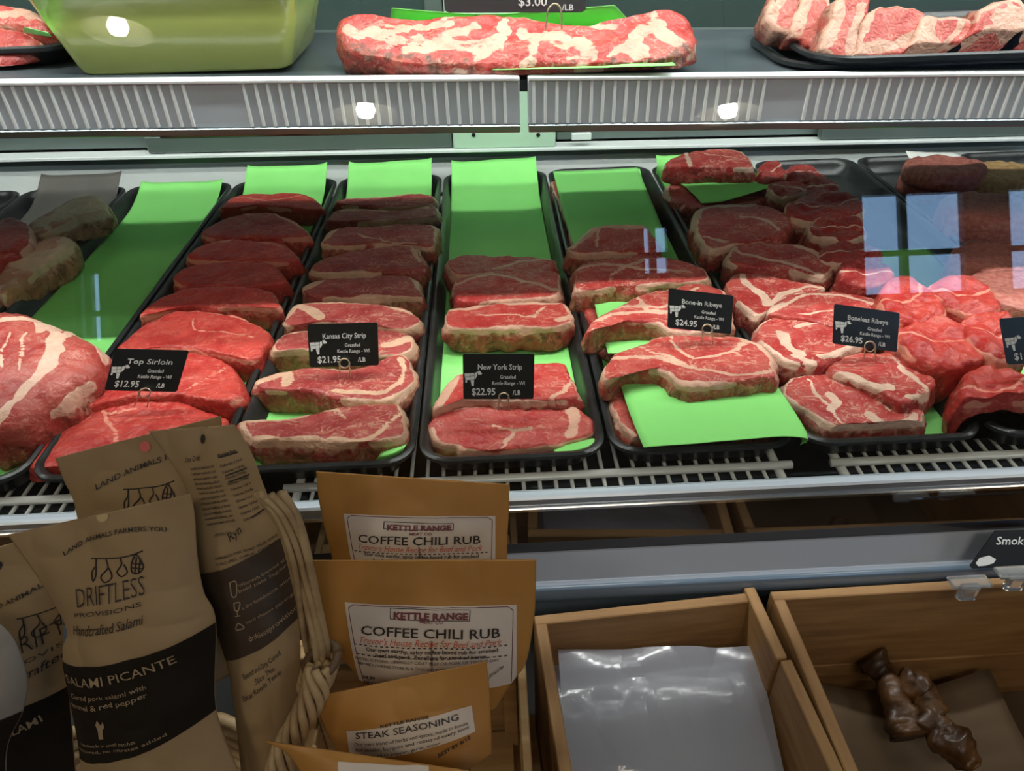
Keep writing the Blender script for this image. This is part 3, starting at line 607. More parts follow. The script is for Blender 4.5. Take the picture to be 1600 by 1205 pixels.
# --- tenderloin and right-hand pieces
TD = [([(1185,268),(1190,256),(1205,250),(1222,254),(1228,268),(1215,278),(1195,280)], .03, .04), ([(1226,268),(1240,256),(1262,254),(1282,262),(1290,275),(1270,285),(1240,284)], .03, .04), ([(1200,290),(1225,280),(1255,284),(1262,298),(1240,310),(1210,306)], .028, .04), ([(1255,292),(1270,278),(1300,278),(1312,290),(1300,300),(1270,304)], .028, .04),
      ([(1230,318),(1260,300),(1310,296),(1345,310),(1350,330),(1320,342),(1270,345),(1240,335)], .045, .05), ([(1262,352),(1285,336),(1330,336),(1355,350),(1350,368),(1300,374),(1270,368)], .045, .05), ([(1280,395),(1300,378),(1350,376),(1380,390),(1370,408),(1310,412)], .04, .05), ([(1310,425),(1335,405),(1380,408),(1400,425),(1390,440),(1340,446)], .035, .05),
      ([(1375,470),(1385,440),(1410,430),(1440,438),(1475,470),(1480,490),(1440,500),(1400,500)], .045, .05), ([(1450,450),(1475,430),(1520,428),(1555,448),(1566,480),(1540,492),(1500,480),(1470,465)], .048, .05), ([(1400,520),(1440,492),(1490,500),(1530,525),(1545,555),(1500,570),(1440,560)], .036, .055), ([(1505,500),(1530,484),(1565,486),(1590,510),(1610,545),(1570,565),(1530,545)], .04, .055),
      ([(1465,575),(1480,560),(1510,560),(1525,575),(1520,590),(1490,592)], .01, .03), ([(1502,605),(1515,575),(1560,568),(1610,585),(1640,610),(1640,645),(1580,640),(1520,632)], .03, .055), ([(1522,655),(1540,640),(1600,645),(1650,660),(1640,676),(1580,676),(1545,668)], .010, .03)]
TL_ = ['small dark red chunk beside the topmost boneless ribeye', 'brownish dark chunk between the small one and the bare tray', 'pinkish chunk in front of the small dark one', 'dark chunk touching the bare black tray',
 'large dark tenderloin chunk in shade behind the ribeyes', 'dark chunk in shade in front of the large one', 'shaded chunk right of the rear ribeyes, third row', 'shaded chunk beside the Boneless Ribeye card, furthest from the back',
 'bright red chunk right behind the Boneless Ribeye card', 'bright red chunk with a long ridge at upper right', 'large bright red chunk right of the Boneless Ribeye card', 'red chunk left of the cut-off price card', 'small red scrap at the edge of the boneless ribeye tray', 'big bright red chunk at the right photo edge, below the card', 'flat red piece at the front of the rightmost tray']
for k, (o_, z, th) in enumerate(TD):
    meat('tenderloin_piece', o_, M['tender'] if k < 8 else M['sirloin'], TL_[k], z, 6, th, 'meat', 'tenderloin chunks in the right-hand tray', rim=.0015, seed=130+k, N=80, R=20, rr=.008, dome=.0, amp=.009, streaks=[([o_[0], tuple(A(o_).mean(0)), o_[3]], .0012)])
# --- patties, ground meat
def patty(x, y, z, rx, ry, h, m, label, seed):
    c = onZ(x, y, z); a = np.arange(56)*2*math.pi/56
    L = [np.stack([c[0]+rx*k*np.cos(a)*(1+.03*np.sin(3*a+seed)), c[1]+ry*k*np.sin(a), 0*a+z+dz], 1) for k, dz in ((.92, -h), (1, -h*.8), (1.01, -h*.4), (.98, -.003), (.93, 0), (.7, .002), (.4, .0), (.05, .001))]
    L = [l+((noise(l, 130, seed)-.5)*.005)[:, None]*A([1, 1, 1]) for l in L]
    return tag(MB().loops(L).build('beef_patty', m, smooth=True), label, 'patty', 'patties at far right')
patty(1478, 258, .040, .066, .05, .03, M['ground'], 'pink ground beef patty on white paper, topmost at right', 1)
patty(1468, 276, .010, .066, .05, .03, M['ground'], 'ground beef patty under the white paper of the topmost one', 2)
patty(1572, 268, .028, .07, .055, .03, M['crumb'], 'tan seasoned patty at the right photo edge', 3)
patty(1545, 320, .035, .07, .055, .05, M['ground'], 'dark ground beef patty below the tan seasoned one', 4)
patty(1575, 400, .03, .07, .055, .05, M['ground'], 'ground beef patty at right edge, behind the tenderloin chunks', 5)
patty(1590, 450, .035, .06, .05, .05, M['ground'], 'ground beef patty nearest the right-hand price card', 6)
sheet('paper_sheet', [[onZ(*p) for p in r] for r in ([(1415,236,.034),(1445,238,.016),(1490,238,.012)], [(1428,262,.014),(1470,262,.011),(1540,264,.012)], [(1440,278,.012),(1470,290,.010),(1560,276,.014)])], M['whitepaper'], 'white paper square between two ground beef patties', 16, 16, .001, None, 'paper', 5)
# --- left: roast, marrow bone, dark cuts
meat('beef_roast', [(-60,560),(-40,500),(0,482),(40,486),(90,505),(140,525),(153,545),(148,575),(110,610),(60,645),(10,668),(-50,670)], M['roast'], 'large red roast with white fat seams on bare green paper', .032, 10, .055, 'roast', rim=.002, rr=.02, dome=.012, amp=.004, seed=150,
     streaks=[([(75,500),(88,530),(80,570),(40,620),(0,660)], .004), ([(105,512),(100,540),(85,580)], .004), ([(0,505),(30,500),(60,505)], .004), ([(62,500),(66,525)], .003), ([(20,530),(10,590)], .001), ([(45,530),(35,590)], .001)])
meat('marrow_bone', [(40,352),(70,330),(110,308),(146,301),(164,314),(162,328),(120,340),(80,358),(52,366)], M['marrow'], 'pale split marrow bone on dark grey paper', .03, 8, .035, 'bone', rim=.002, fat=.7, seed=152, rr=.012)
meat('beef_cut', [(-30,380),(-10,345),(20,336),(45,350),(48,372),(20,392),(-20,400)], M['roast'], 'dark red cut beside the marrow bone', .04, 6, .05, 'meat', rim=.002, rr=.015, seed=153)
meat('beef_cut', [(-10,440),(20,395),(60,375),(100,365),(110,380),(70,410),(30,440),(0,460)], M['marrow'], 'brown bony cut lying in front of the marrow bone', .02, 4, .04, 'meat', rim=.003, fat=.3, rr=.012, seed=154)
# ------------------------------------------------------------------ text
_tc = {}
def glyphs(s, bold=0.0, shear=0.0):
    key = (s, bold, shear)
    if key in _tc: return _tc[key]
    cu = bpy.data.curves.new('t', 'FONT'); cu.body = s; cu.size = 1; cu.offset = bold; cu.shear = shear; cu.resolution_u = 2; cu.fill_mode = 'FRONT'; cu.dimensions = '2D'
    o = bpy.data.objects.new('t', cu); COL.objects.link(o); dg = bpy.context.evaluated_depsgraph_get(); dg.update()
    me = o.evaluated_get(dg).to_mesh(); V = A([v.co[:2] for v in me.vertices]) if len(me.vertices) else np.zeros((0, 2)); Fc = [tuple(p.vertices) for p in me.polygons]
    o.evaluated_get(dg).to_mesh_clear(); bpy.data.objects.remove(o); bpy.data.curves.remove(cu)
    if len(V): V = V-A([V[:, 0].min(), 0]); 
    _tc[key] = (V, Fc); return _tc[key]
COW = [[(0,.18),(.28,.16),(.30,.36),(.02,.38)], [(.03,.40),(.30,.38),(.31,.58),(.05,.58)], [(.31,.16),(.55,.16),(.56,.30),(.32,.34)], [(.32,.37),(.56,.33),(.55,.56),(.33,.58)], [(.58,.14),(.70,.10),(.72,.32),(.62,.50),(.57,.52)], [(.72,.06),(.86,.02),(1.0,.20),(.92,.26),(.78,.26)], [(.34,.60),(.54,.59),(.52,.95),(.40,.95)], [(.04,.60),(.16,.60),(.13,.74),(.05,.74)]]
def card(corners, base, title, price, label, hookpx=None, back=18, tsz=.17, r=.05, parent_only=False, sub=True):
    """corners TL,TR,BL in px; stands at depth of `base` (px on the meat)"""
    bp = onZ(*base); a = math.radians(back); n = unit((0, -math.cos(a), math.sin(a)))
    P0 = bp+A([0, -.002, .0]); TL, TR, BL = [onP(*c, P0, n) for c in corners]
    ex = TR-TL; w = np.linalg.norm(ex); ex /= w; ey = BL-TL; ey = ey-ex*(ey@ex)*0; h = np.linalg.norm(ey); ey /= h
    nn = unit(np.cross(ey, ex)); nn = nn if nn[1] < 0 else -nn
    t = thing('price_card', label, 'price card', group='chalk-style price cards')
    at = lambda u, v, d: TL+ex*u*w+ey*v*h+nn*d
    asp = w/h; c = []
    for (cu, cv, a0) in ((r/asp, r, 180), (1-r/asp, r, 270), (1-r/asp, 1-r, 0), (r/asp, 1-r, 90)):
        for k in range(5):
            g = math.radians(a0+22.5*k); c.append((cu+r/asp*math.cos(g), cv+r*math.sin(g)))
    MB().loops([A([at(u, v, 0) for u, v in c]), A([at(u, v, -.0012) for u, v in c])]).build('board', M['card'], t)
    T = MB()
    def put(s, u, v, hgt, wid=None, bold=.012, ctr=False, sh=0):
        V, Fc = glyphs(s, bold, sh); sx = hgt/.72/asp
        if wid: sx = wid/max(V[:, 0].max(), 1e-6)
        u0 = u-(V[:, 0].max()*sx/2 if ctr else 0)
        T.add(A([at(u0+x*sx, v-y*hgt/.72, .0004) for x, y in V]), Fc)
    put(title, .52, .34, tsz*.72, min(.62, .056*len(title)+.02)/(1 if len(title) > 4 else 1), .010, True)
    if sub:
        put('Grassfed', .63, .54, .085, .22, .010, True); put('Kettle Range - WI', .64, .68, .085, .46, .010, True)
    put(price, .12, .90, .155, .335*len(price)/6, .018); put('/LB', .70, .90, .105, .11, .012)
    T.build('lettering', M['ink'], t, fix=False)
    K = MB()
    for pl in COW: K.add(A([at(.02+.25*x, .36+.36*y, .0004) for x, y in pl]), [tuple(range(len(pl)))])
    K.build('cow_mark', M['ink'], t, fix=False)
    if hookpx:
        hx, hy, rad = hookpx; c0 = onP(hx, hy, P0, n); s = rad/F*np.linalg.norm(c0-C); u_, v_ = ex, -ey
        pts = [c0+u_*s*-1.05-v_*s*2.6+nn*.004]+[c0+u_*s*math.cos(g)+v_*s*math.sin(g)+nn*.0035 for g in np.radians(np.arange(205, -26, -15))]+[c0+u_*s*1.15-v_*s*2.7+nn*.004]
        MB().tube(pts, .0007, 6).build('wire_hook', M['hook'], t, True)
        lp = [c0+u_*s*.9*math.cos(g)+v_*s*.9*math.sin(g)+nn*.0025 for g in np.radians(np.arange(0, 361, 20))]
        MB().tube(lp, .0007, 6).build('wire_loop', M['hook'], t, True)
    return t
card(((180,545),(295,548),(163,610)), (228,630,.018), 'Top Sirloin', '$12.95', 'black Top Sirloin price card reading $12.95 on a wire hook', (228,613,8))
card(((480,507),(590,504),(484,574)), (540,585,.020), 'Kansas City Strip', '$21.95', 'black Kansas City Strip price card on a wire hook', (539,567,8))
card(((723,553),(835,553),(724,624)), (786,638,.018), 'New York Strip', '$22.95', 'black New York Strip price card reading $22.95 on a wire hook', (787,620,8))
card(((1045,451),(1146,462),(1043,512)), (1103,530,.044), 'Bone-in Ribeye', '$24.95', 'black Bone-in Ribeye price card reading $24.95 on a wire hook', (1104,514,8))
card(((1304,475),(1406,489),(1301,537)), (1357,556,.030), 'Boneless Ribeye', '$26.95', 'black Boneless Ribeye price card reading $26.95 on a wire hook', (1357,541,8))
card(((1562,498),(1668,492),(1574,570)), (1620,585,.038), 'Ro', '$1', 'black price card cut off by the right photo edge, above red chunks', None, sub=False)
# ------------------------------------------------------------------ upper shelf goods
SZ = .286
def sz(x): return SZ-.026*(x-.1)
# olive tub
def tub():
    t = thing('plastic_tub', 'olive green plastic tub on the upper shelf', 'tub')
    bl, br = onZ(132, 114, sz(-.25)), onZ(456, 113, sz(-.1)); x0, x1 = bl[0], br[0]; y0 = min(bl[1], br[1]); z = sz(-.2)+.001; dpt = .15
    def rect(o, dz, r, ins=0): return rrect(x0-o+ins, x1+o*.75-ins, y0-o*.25+ins, y0+dpt+o-ins, r, z+dz)
    L = [rect(-.008, 0, .012), rect(0, .003, .014), rect(.018, .050, .016), rect(.0265, .074, .018), rect(.031, .075, .018), rect(.034, .100, .018), rect(.034, .100, .018, .003), rect(.028, .076, .016, .003), rect(.018, .05, .014, .003), rect(0, .006, .012, .003)]
    o = MB().loops(L).build('body', M['bin'], t, True); md = o.modifiers.new('edges', 'EDGE_SPLIT'); md.split_angle = math.radians(60)
    L = [rect(.033, .098, .02), rect(.041, .098, .02), rect(.041, .104, .02), rect(.033, .104, .02)]
    MB().loops(L+[L[0]], False, False).build('rim', M['bin'], t)
tub()
ztop = sz(.1)
make_tray(onZ(565, 100, ztop)[0], onZ(1080, 100, ztop)[0], onZ(800, 116, ztop)[1]+.004, onZ(800, 116, ztop)[1]+.13, ztop+.016, 'black plastic tray under the rack of ribs on the upper shelf', .014, .03)
sheet('paper_sheet', [[onZ(*p) for p in r] for r in ([(612,12,ztop+.055),(760,22,ztop+.045),(960,8,ztop+.055)], [(605,60,ztop+.012),(800,64,ztop+.012),(1010,60,ztop+.012)], [(586,104,ztop+.010),(800,108,ztop+.010),(1056,102,ztop+.010)])], M['paper'], 'green sheet under the rack of ribs on the upper shelf', 26, 20, .0015, None, 'paper', 31)
meat('rib_rack', [(525,42),(534,22),(560,20),(640,26),(720,22),(800,20),(860,30),(930,36),(990,28),(1030,16),(1070,18),(1088,45),(1086,72),(1060,92),(1000,98),(900,104),(800,110),(720,106),(640,104),(590,92),(545,82),(526,66)], M['rack'], 'long rack of back ribs streaked with white fat on the upper shelf', ztop+.010, 36, .03, 'ribs', floorz=ztop+.003, front=(800, 109), rim=.002, fat=0, N=220, R=44, rr=.012, amp=.0045, seed=171, ctr=(800, 66), warp=.020, brk=.55, brown=[([(535,66),(580,84),(640,98),(700,102)], .010), ([(720,104),(800,108),(900,102)], .006), ([(960,100),(1040,94),(1080,76)], .008)],
     streaks=[([(535,45),(600,50),(660,40),(700,32)], .0055), ([(600,70),(650,66),(690,55),(740,45)], .006), ([(690,70),(740,78),(775,62),(785,40)], .0075), ([(640,84),(680,74),(700,60)], .0055), ([(740,88),(765,74)], .005), ([(815,48),(830,66),(835,88),(820,98)], .0055), ([(835,60),(880,62),(910,70),(915,92),(890,100)], .006), ([(955,90),(985,62),(1000,48)], .006), ([(980,72),(1010,80),(1000,92)], .006), ([(1020,30),(1030,50),(1050,60),(1075,70)], .006), ([(870,22),(930,36),(960,40)], .003)])
# its price card
def shelf_card():
    t = thing('price_card', 'black price card reading $3.00 behind the rack of ribs', 'price card', group='chalk-style price cards')
    Y = onZ(800, 30, ztop+.05)[1]+.02; tl, tr, bl = onY(690, -60, Y), onY(918, -60, Y), onY(695, 20, Y)
    ex = unit(tr-tl); ey = unit(bl-tl); n = unit(np.cross(ey, ex)); n = n if n[1] < 0 else -n; w = np.linalg.norm(tr-tl); h = np.linalg.norm(bl-tl)
    at = lambda u, v, d: tl+ex*u*w+ey*v*h+n*d
    c = [(0, 0), (1, 0), (1, .95), (.97, 1), (.03, 1), (0, .95)]
    MB().loops([A([at(u, v, 0) for u, v in c]), A([at(u, v, -.0015) for u, v in c])]).build('board', mat('grey_card', (.055, .055, .058), .4), t)
    T = MB()
    for s, x, y, hh in (('$3.00', 810, 9, 15), ('/LB', 878, 16, 10)):
        V, Fc = glyphs(s, .012); T.add(A([onY(x+gx*hh*1.35, y-gy*hh*1.35, Y)+n*.0006 for gx, gy in V]), Fc)
    T.build('lettering', M['ink'], t, fix=False)
    T = MB(); c0 = [(852,48),(856,18),(862,8),(868,6),(874,10),(877,20),(878,50)]
    T.tube(spline([onY(x, y, Y-.022) for x, y in c0], 30), .0009, 6).build('wire_hook', M['hook'], t, True)
shelf_card()
# short ribs tray and slabs
zt2 = sz(.55)
TYF = .275
make_tray(onZ(1275, 95, zt2)[0]-.035, .95, TYF, TYF+.24, zt2+.020, 'black plastic tray of short ribs on the upper shelf', .010, .05)
make_tray(onZ(1275, 95, zt2)[0]-.055, .93, TYF+.022, TYF+.2, zt2+.009, 'lower black tray stacked beneath the short-rib tray', .006, .05)
SR = [([(1330,98),(1342,72),(1352,25),(1385,6),(1445,18),(1436,42),(1420,80),(1400,104)], [([(1340,80),(1400,70),(1430,60)], .006), ([(1350,40),(1362,12)], .004)], 0, 'short rib slab with a white fat cap, facing the front of its tray'),
      ([(1402,104),(1424,62),(1442,24),(1480,24),(1522,32),(1505,66),(1484,100),(1440,106)], [([(1425,90),(1455,30)], .006), ([(1460,95),(1500,35)], .003)], .35, 'pale bone-sided short rib at the centre of the tray'),
      ([(1483,103),(1508,66),(1526,34),(1540,8),(1600,-6),(1606,40),(1590,75),(1570,102)], [([(1510,75),(1560,40),(1590,30)], .005)], .2, 'pinkish short rib slab right of the bone-sided one'),
      ([(1284,75),(1300,25),(1312,-8),(1362,-8),(1348,40),(1334,96),(1305,92)], [([(1292,70),(1315,5)], .005), ([(1330,80),(1345,10)], .004)], .1, 'streaky short rib slab left of the fat-capped one'),
      ([(1236,55),(1246,20),(1258,-8),(1298,-8),(1296,30),(1278,74),(1255,66)], [([(1245,50),(1262,0)], .006)], 0, 'short rib slab second from the left of its tray'),
      ([(1198,28),(1210,-8),(1252,-8),(1242,30),(1232,52),(1215,46)], [([(1205,28),(1222,-4)], .006)], .2, 'leftmost short rib slab in its tray'),
      ([(1572,102),(1590,72),(1612,40),(1660,40),(1650,105),(1600,108)], [([(1580,95),(1610,55)], .006)], .3, 'short rib cut off by the right photo edge')]
for k, (o_, stx, ft, lb) in enumerate(SR):
    meat('short_rib', o_, M['short'], lb, zt2+.012+(.010 if k in (4, 5) else 0), 52, .035, 'ribs', 'short ribs on the upper shelf', floorz=zt2+.012, rim=.003, streaks=stx, fat=ft, seed=180+k, N=90, R=22, rr=.006, lean=1, front=(o_[0][0], 100 if k not in (4, 5) else 70), brk=.4, ylim=TYF+.018)
zl = sz(-.4)
make_tray(-.72, onZ(95, 110, zl)[0], onZ(40, 110, zl)[1]+.01, onZ(40, 110, zl)[1]+.2, zl+.02, 'black tray of dark red cuts at the left end of the upper shelf', .018, .03)
meat('beef_cut', [(-60,70),(-40,40),(0,36),(40,44),(62,62),(50,80),(10,98),(-40,100)], M['roast'], 'dark red cut in front at the left end of the upper shelf', zl+.008, 30, .04, 'meat', rim=.002, rr=.015, seed=190, floorz=zl+.004)
meat('beef_cut', [(-50,30),(-20,5),(20,4),(50,12),(78,44),(60,50),(20,40)], M['short'], 'pink cut lying behind the dark one at upper left', zl+.03, 30, .03, 'meat', rim=.002, fat=.5, rr=.012, seed=191, floorz=zl+.004)
psheet([[(38,42,zl+.045),(55,46,zl+.046),(75,50,zl+.045)], [(36,50,zl+.03),(56,54,zl+.035),(82,58,zl+.03)]], 'small green paper corner beside the cuts at upper left', 33)

# ------------------------------------------------------------------ crates, table and loose goods in front of the case
TZ = -.33
tb = thing('display_table', 'low wooden table carrying the crates and basket in front of the case', 'table')
for i in range(5): MB().box((-.75, -.50+i*.087, TZ-.02), (1.05, -.415+i*.087, TZ), .002).build('plank', M['wood'], tb)
for x in (-.72, 1.0):
    for y in (-.48, -.10): MB().box((x-.025, y-.025, FLOOR), (x+.025, y+.025, TZ-.02), .002).build('leg', M['wood'], tb)
CT = -.125; yb = -.069
def rotz(a, p): return np.array(Matrix.Translation(Vector((*p, 0)))@Matrix.Rotation(a, 4, 'Z')@Matrix.Translation(-Vector((*p, 0))))
def crate(x0, x1, yf, label, split, Mx=None, mats=('wood', 'wood_y')):
    c = thing('wooden_crate', label, 'crate', group='wooden crates')
    t = .011; zb = TZ+.002
    MB().box((x0, yb-t, zb+.085), (x1, yb, CT-.001), .001, Mx).build('back_board', M[mats[0]], c)
    MB().box((x0, yb-t, zb), (x1, yb, zb+.083), .001, Mx).build('back_board', M[mats[0]], c)
    MB().box((x0, yf, zb), (x1, yf+t, CT), .001, Mx).build('front_board', M[mats[0]], c)
    MB().box((x0, yf+t, zb), (x0+t, yb-t, CT), .001, Mx).build('side_board', M[mats[1]], c)
    if split:
        MB().box((x1-t, split+.0005, zb), (x1, yb+.004, CT+.002), .001, Mx).build('side_board', M[mats[1]], c)
        MB().box((x1-t+.004, yf+t, zb), (x1+.004, split, CT-.001), .001, Mx).build('side_board', M[mats[1]], c)
    else: MB().box((x1-t, yf+t, zb), (x1, yb-t, CT), .001, Mx).build('side_board', M[mats[1]], c)
    for i in range(3):
        xa = x0+t+(x1-x0-2*t)*i/3; MB().box((xa+.001, yf+t, zb), (xa+(x1-x0-2*t)/3-.001, yb-t, zb+.008), .001, Mx).build('bottom_board', M['kraftbox'], c)
    return c
pa = onZ(1172, 925, CT); pb = onZ(1300, 1205, CT); R1 = rotz(-math.atan2(pb[0]-pa[0], -(pb[1]-pa[1]))*-1*1.0, pa[:2])
crate(.108, pa[0]+.006, -.40, 'pine crate holding folded clear plastic bags', -.146, R1)
pc = onZ(1208, 930, CT); R2 = rotz(.012, pc[:2])
crate(pc[0]-.001, pc[0]+.36, -.42, 'pine crate with smoked bones, right of the plastic bags', None, R2)
# clear bags: a stack of crumpled films
for k, (dz, rot, sd, lb) in enumerate(((.0, .02, 3, 'bottom clear plastic bag of the stack in the crate'), (.008, -.03, 4, 'clear plastic bag in the middle of the stack'), (.016, .03, 5, 'crumpled clear plastic bag on top of the stack in the crate'))):
    n = 90; x0, x1, y0, y1 = .122, .318, -.385, -.088
    U, V = np.meshgrid(np.linspace(0, 1, n), np.linspace(0, 1, n)); X = x0+.004*k+(x1-x0)*U; Y = y0+(y1-y0-.006*k)*V
    P = np.stack([X, Y, 0*X], 2).reshape(-1, 3)
    rs = np.random.default_rng(sd+3); q = (P[:, :2]-A([.22, -.24]))/.1
    crease = lambda m, a: np.max([a*(q@rs.normal(0, 1, 2))+rs.normal(0, .35)*a for _ in range(m)], 0)
    cr = crease(6, .010)-crease(6, .010)+.7*(crease(14, .012)-crease(14, .012))+.5*(noise(P, 16, sd)-.5)*.02; cr = cr-cr.mean()
    Z = -.248+dz*1.4+np.tanh(cr/.03)*(.034 if k == 2 else .010)+.003*np.abs(noise(P, 34, sd)-.5)+.040*sst(.1, 1, V.reshape(-1))
    G = np.c_[P[:, 0]+rot*(P[:, 1]+.2)*.3, P[:, 1], Z].reshape(n, n, 3)
    o = MB().grid(G).build('plastic_bag', M['film'], smooth=False, fix=False); tag(o, lb, 'plastic bag', 'clear bags in the crate')
# liner and smoked bones in the right crate
sheet('paper_sheet', [[(.40, -.10, -.24), (.50, -.10, -.27), (.60, -.09, -.25)], [(.40, -.22, -.30), (.50, -.22, -.31), (.62, -.22, -.30)], [(.42, -.36, -.30), (.50, -.36, -.31), (.62, -.36, -.30)]], M['kraftbox'], 'brown paper lining the smoked-bone crate', 20, 20, .006, None, 'paper', 41)
def bone(pts, rad, label, seed):
    P = spline([onZ(*p) for p in pts], 34); r = spline([[x] for x in rad], 34)[:, 0]
    b = MB().tube(P, r, 18); V = b.v[0]; ctr = np.repeat(P, 18, 0); d = V-ctr; b.v[0] = ctr+d*(1+(fbm(V, 70, seed)-.5)*1.5)[:, None]
    return tag(b.build('smoked_bone', M['bonecut'], smooth=True), label, 'bone', 'smoked bones in the crate')
bone([(1360,1030,-.23),(1385,1060,-.235),(1405,1110,-.24),(1420,1150,-.245)], [.017, .013, .014, .018], 'dark smoked bone nearest the back of the crate', 1)
bone([(1405,1065,-.225),(1440,1080,-.23),(1450,1110,-.235),(1440,1140,-.24)], [.012, .016, .014, .012], 'knobbly amber smoked bone in the middle of the pile', 2)
bone([(1455,1120,-.235),(1475,1150,-.24),(1505,1180,-.245),(1520,1200,-.25)], [.012, .016, .015, .009], 'frontmost smoked bone with a ragged tip', 3)
# sign and clear clips on the bumper at the right
def smoked_sign():
    t = thing('shelf_sign', 'black Smoked sign in a clear clip at the right photo edge', 'sign'); n = unit((0, -.75, .66)); P0 = onZ(1560, 870, -.085)
    q = lambda x, y, d=0: onP(x, y, P0, n)+n*d
    c = [(1556,829),(1690,826),(1690,884),(1520,889),(1516,884)]
    MB().loops([A([q(*p) for p in c]), A([q(*p, -.0015) for p in c])]).build('board', M['card'], t)
    T = MB()
    for s, x, y, hh, wd_ in (('Smoked', 1556, 851, 13, 62),):
        V, Fc = glyphs(s, .012, .15); k = wd_/V[:, 0].max(); T.add(A([q(x+gx*k-gy*0, y-gy*hh*1.35, .0005) for gx, gy in V]), Fc)
    T.add(A([q(x, y, .0005) for x, y in ((1524,880),(1530,872),(1545,868),(1556,874),(1552,880),(1540,884),(1528,885))]), [tuple(range(7))])
    T.build('lettering', M['ink'], t, fix=False)
    for (x, y) in ((1505, 905), (1578, 890)):
        p = q(x, y, .002); b = MB(); b.box((p[0]-.016, p[1]-.010, p[2]-.002), (p[0]+.022, p[1]+.004, p[2]+.002), .001); b.box((p[0]-.009, p[1]-.014, p[2]-.016), (p[0]+.009, p[1]-.006, p[2]+.004), .002); b.build('clip', M['clip'], t)
smoked_sign()
# ------------------------------------------------------------------ bags and pouches
class Bag:
    """stand-up bag: rows of (left px, right px, bulge) laid on a leaning plane, with a front and a back skin"""
    def __init__(s, name, rows, base, lean, label, group, cat='bag', yaw=0, nu=70, nv=120, wr=.0048, seed=0):
        a = math.radians(lean); s.n = unit((math.sin(math.radians(yaw))*math.cos(a), -math.cos(a)*math.cos(math.radians(yaw)), math.sin(a))); s.P0 = onY(*base)
        s.L = A([r[0] for r in rows], float); s.R = A([r[1] for r in rows], float); s.B = A([[r[2]] for r in rows], float)
        s.k = len(rows)-1; s.nu, s.nv, s.wr, s.seed = nu, nv, wr, seed
        s.t = np.linspace(0, s.k, 241); s.Ld, s.Rd, s.Bd = spline(s.L, 241), spline(s.R, 241), spline(s.B, 241)[:, 0]
        s.root = thing(name, label, cat, group=group)
    def row(s, v):
        f = lambda D: np.stack([np.interp(v, s.t, D[:, i]) for i in (0, 1)], -1)
        return f(s.Ld), f(s.Rd), np.interp(v, s.t, s.Bd)
    def S(s, u, v, off=0, back=False):
        u = np.asarray(u, float); v = np.asarray(v, float); sh = u.shape; u = u.reshape(-1); v = v.reshape(-1)
        L, R, b = s.row(v); p = L+(R-L)*u[:, None]
        d = FW+RT*((p[:, :1]-800)/F)-UP*((p[:, 1:]-602.5)/F); P = C+d*(((s.P0-C)@s.n)/(d@s.n))[:, None]
        g = b*(1-np.abs(2*u-1)**2.2); w = (.6*fbm(P, 24, s.seed)+.4*np.abs(noise(P, 42, s.seed+3)-.5)*2-.4)*2*s.wr*(1-np.abs(2*u-1)**4)
        return (P+s.n*((-g-.0008) if back else (g+w+off))[:, None]).reshape(*sh, 3)
    def onpx(s, Q, off):
        Q = np.asarray(Q, float); x, y = Q[..., 0], Q[..., 1]; lo = np.full(x.shape, -.2); hi = np.full(x.shape, s.k+.2)
        for _ in range(20):
            m = (lo+hi)/2; L, R, _b = s.row(m); yy = L[..., 1]+(R[..., 1]-L[..., 1])*(x-L[..., 0])/(R[..., 0]-L[..., 0]+1e-9)
            c = yy < y; lo = np.where(c, m, lo); hi = np.where(c, hi, m)
        L, R, _b = s.row(m); return s.S(np.clip((x-L[..., 0])/(R[..., 0]-L[..., 0]+1e-9), 0, 1), m, off)
    def skin(s, mats, bands=None, hole=None):
        V = np.linspace(0, s.k, s.nv); U = np.linspace(0, 1, s.nu); UU, VV = np.meshgrid(U, V); G = s.S(UU, VV); Bk = s.S(UU, VV, 0, True)
        b = MB(); b.grid(G); b.grid(Bk, True); n = s.nu*s.nv
        for j in range(s.nv-1):
            for i in (0, s.nu-1): b.f.append((j*s.nu+i, (j+1)*s.nu+i, n+(j+1)*s.nu+i, n+j*s.nu+i))
        for i in range(s.nu-1):
            for j in (0, s.nv-1): b.f.append((j*s.nu+i, j*s.nu+i+1, n+j*s.nu+i+1, n+j*s.nu+i))
        b.build('body', mats, s.root, True)
    def band(s, name, v0, v1, m, u0=0, u1=1, off=.0006, nv=40, nu=60):
        UU, VV = np.meshgrid(np.linspace(u0, u1, nu), np.linspace(v0, v1, nv)); G = s.S(UU, VV, off); MB().grid(G).build(name, m, s.root, True, fix=False)
    def text(s, items, name, m, off=.0018):
        for it in items:        # each printed line is a part of its own
            st, p, q, h = it[:4]; bold = it[4] if len(it) > 4 else .008; sh = it[5] if len(it) > 5 else 0; arc = it[6] if len(it) > 6 else 0
            V, Fc = glyphs(st, bold, sh); p, q = A(p, float), A(q, float); d = q-p; ln = np.linalg.norm(d); d /= ln; nn = A([d[1], -d[0]]); kx = ln/V[:, 0].max()
            t = V[:, 0]*kx/ln; Q = p+d*(t*ln)[:, None]+nn*(V[:, 1]*h/.72+arc*4*t*(1-t))[:, None]
            MB().add(s.onpx(Q, off), Fc).build(name, m, s.root, fix=False)
    def strokes(s, lines, name, m, r=.0005):
        T = MB()
        for l in lines: T.tube(s.onpx(spline(l, max(6, len(l)*4)), .0006), r, 5)
        T.build(name, m, s.root, fix=False)
    def poly(s, pts, name, m, off=.0010):
        pts = A(pts, float); c = pts.mean(0); MB().add(s.onpx(np.vstack([c, pts]), off), [(0, 1+i, 1+(i+1) % len(pts)) for i in range(len(pts))]).build(name, m, s.root, fix=False)
def ell(cx, cy, rx, ry, n=18): return [(cx+rx*math.cos(a), cy+ry*math.sin(a)) for a in np.linspace(0, 2*math.pi, n, endpoint=False)]
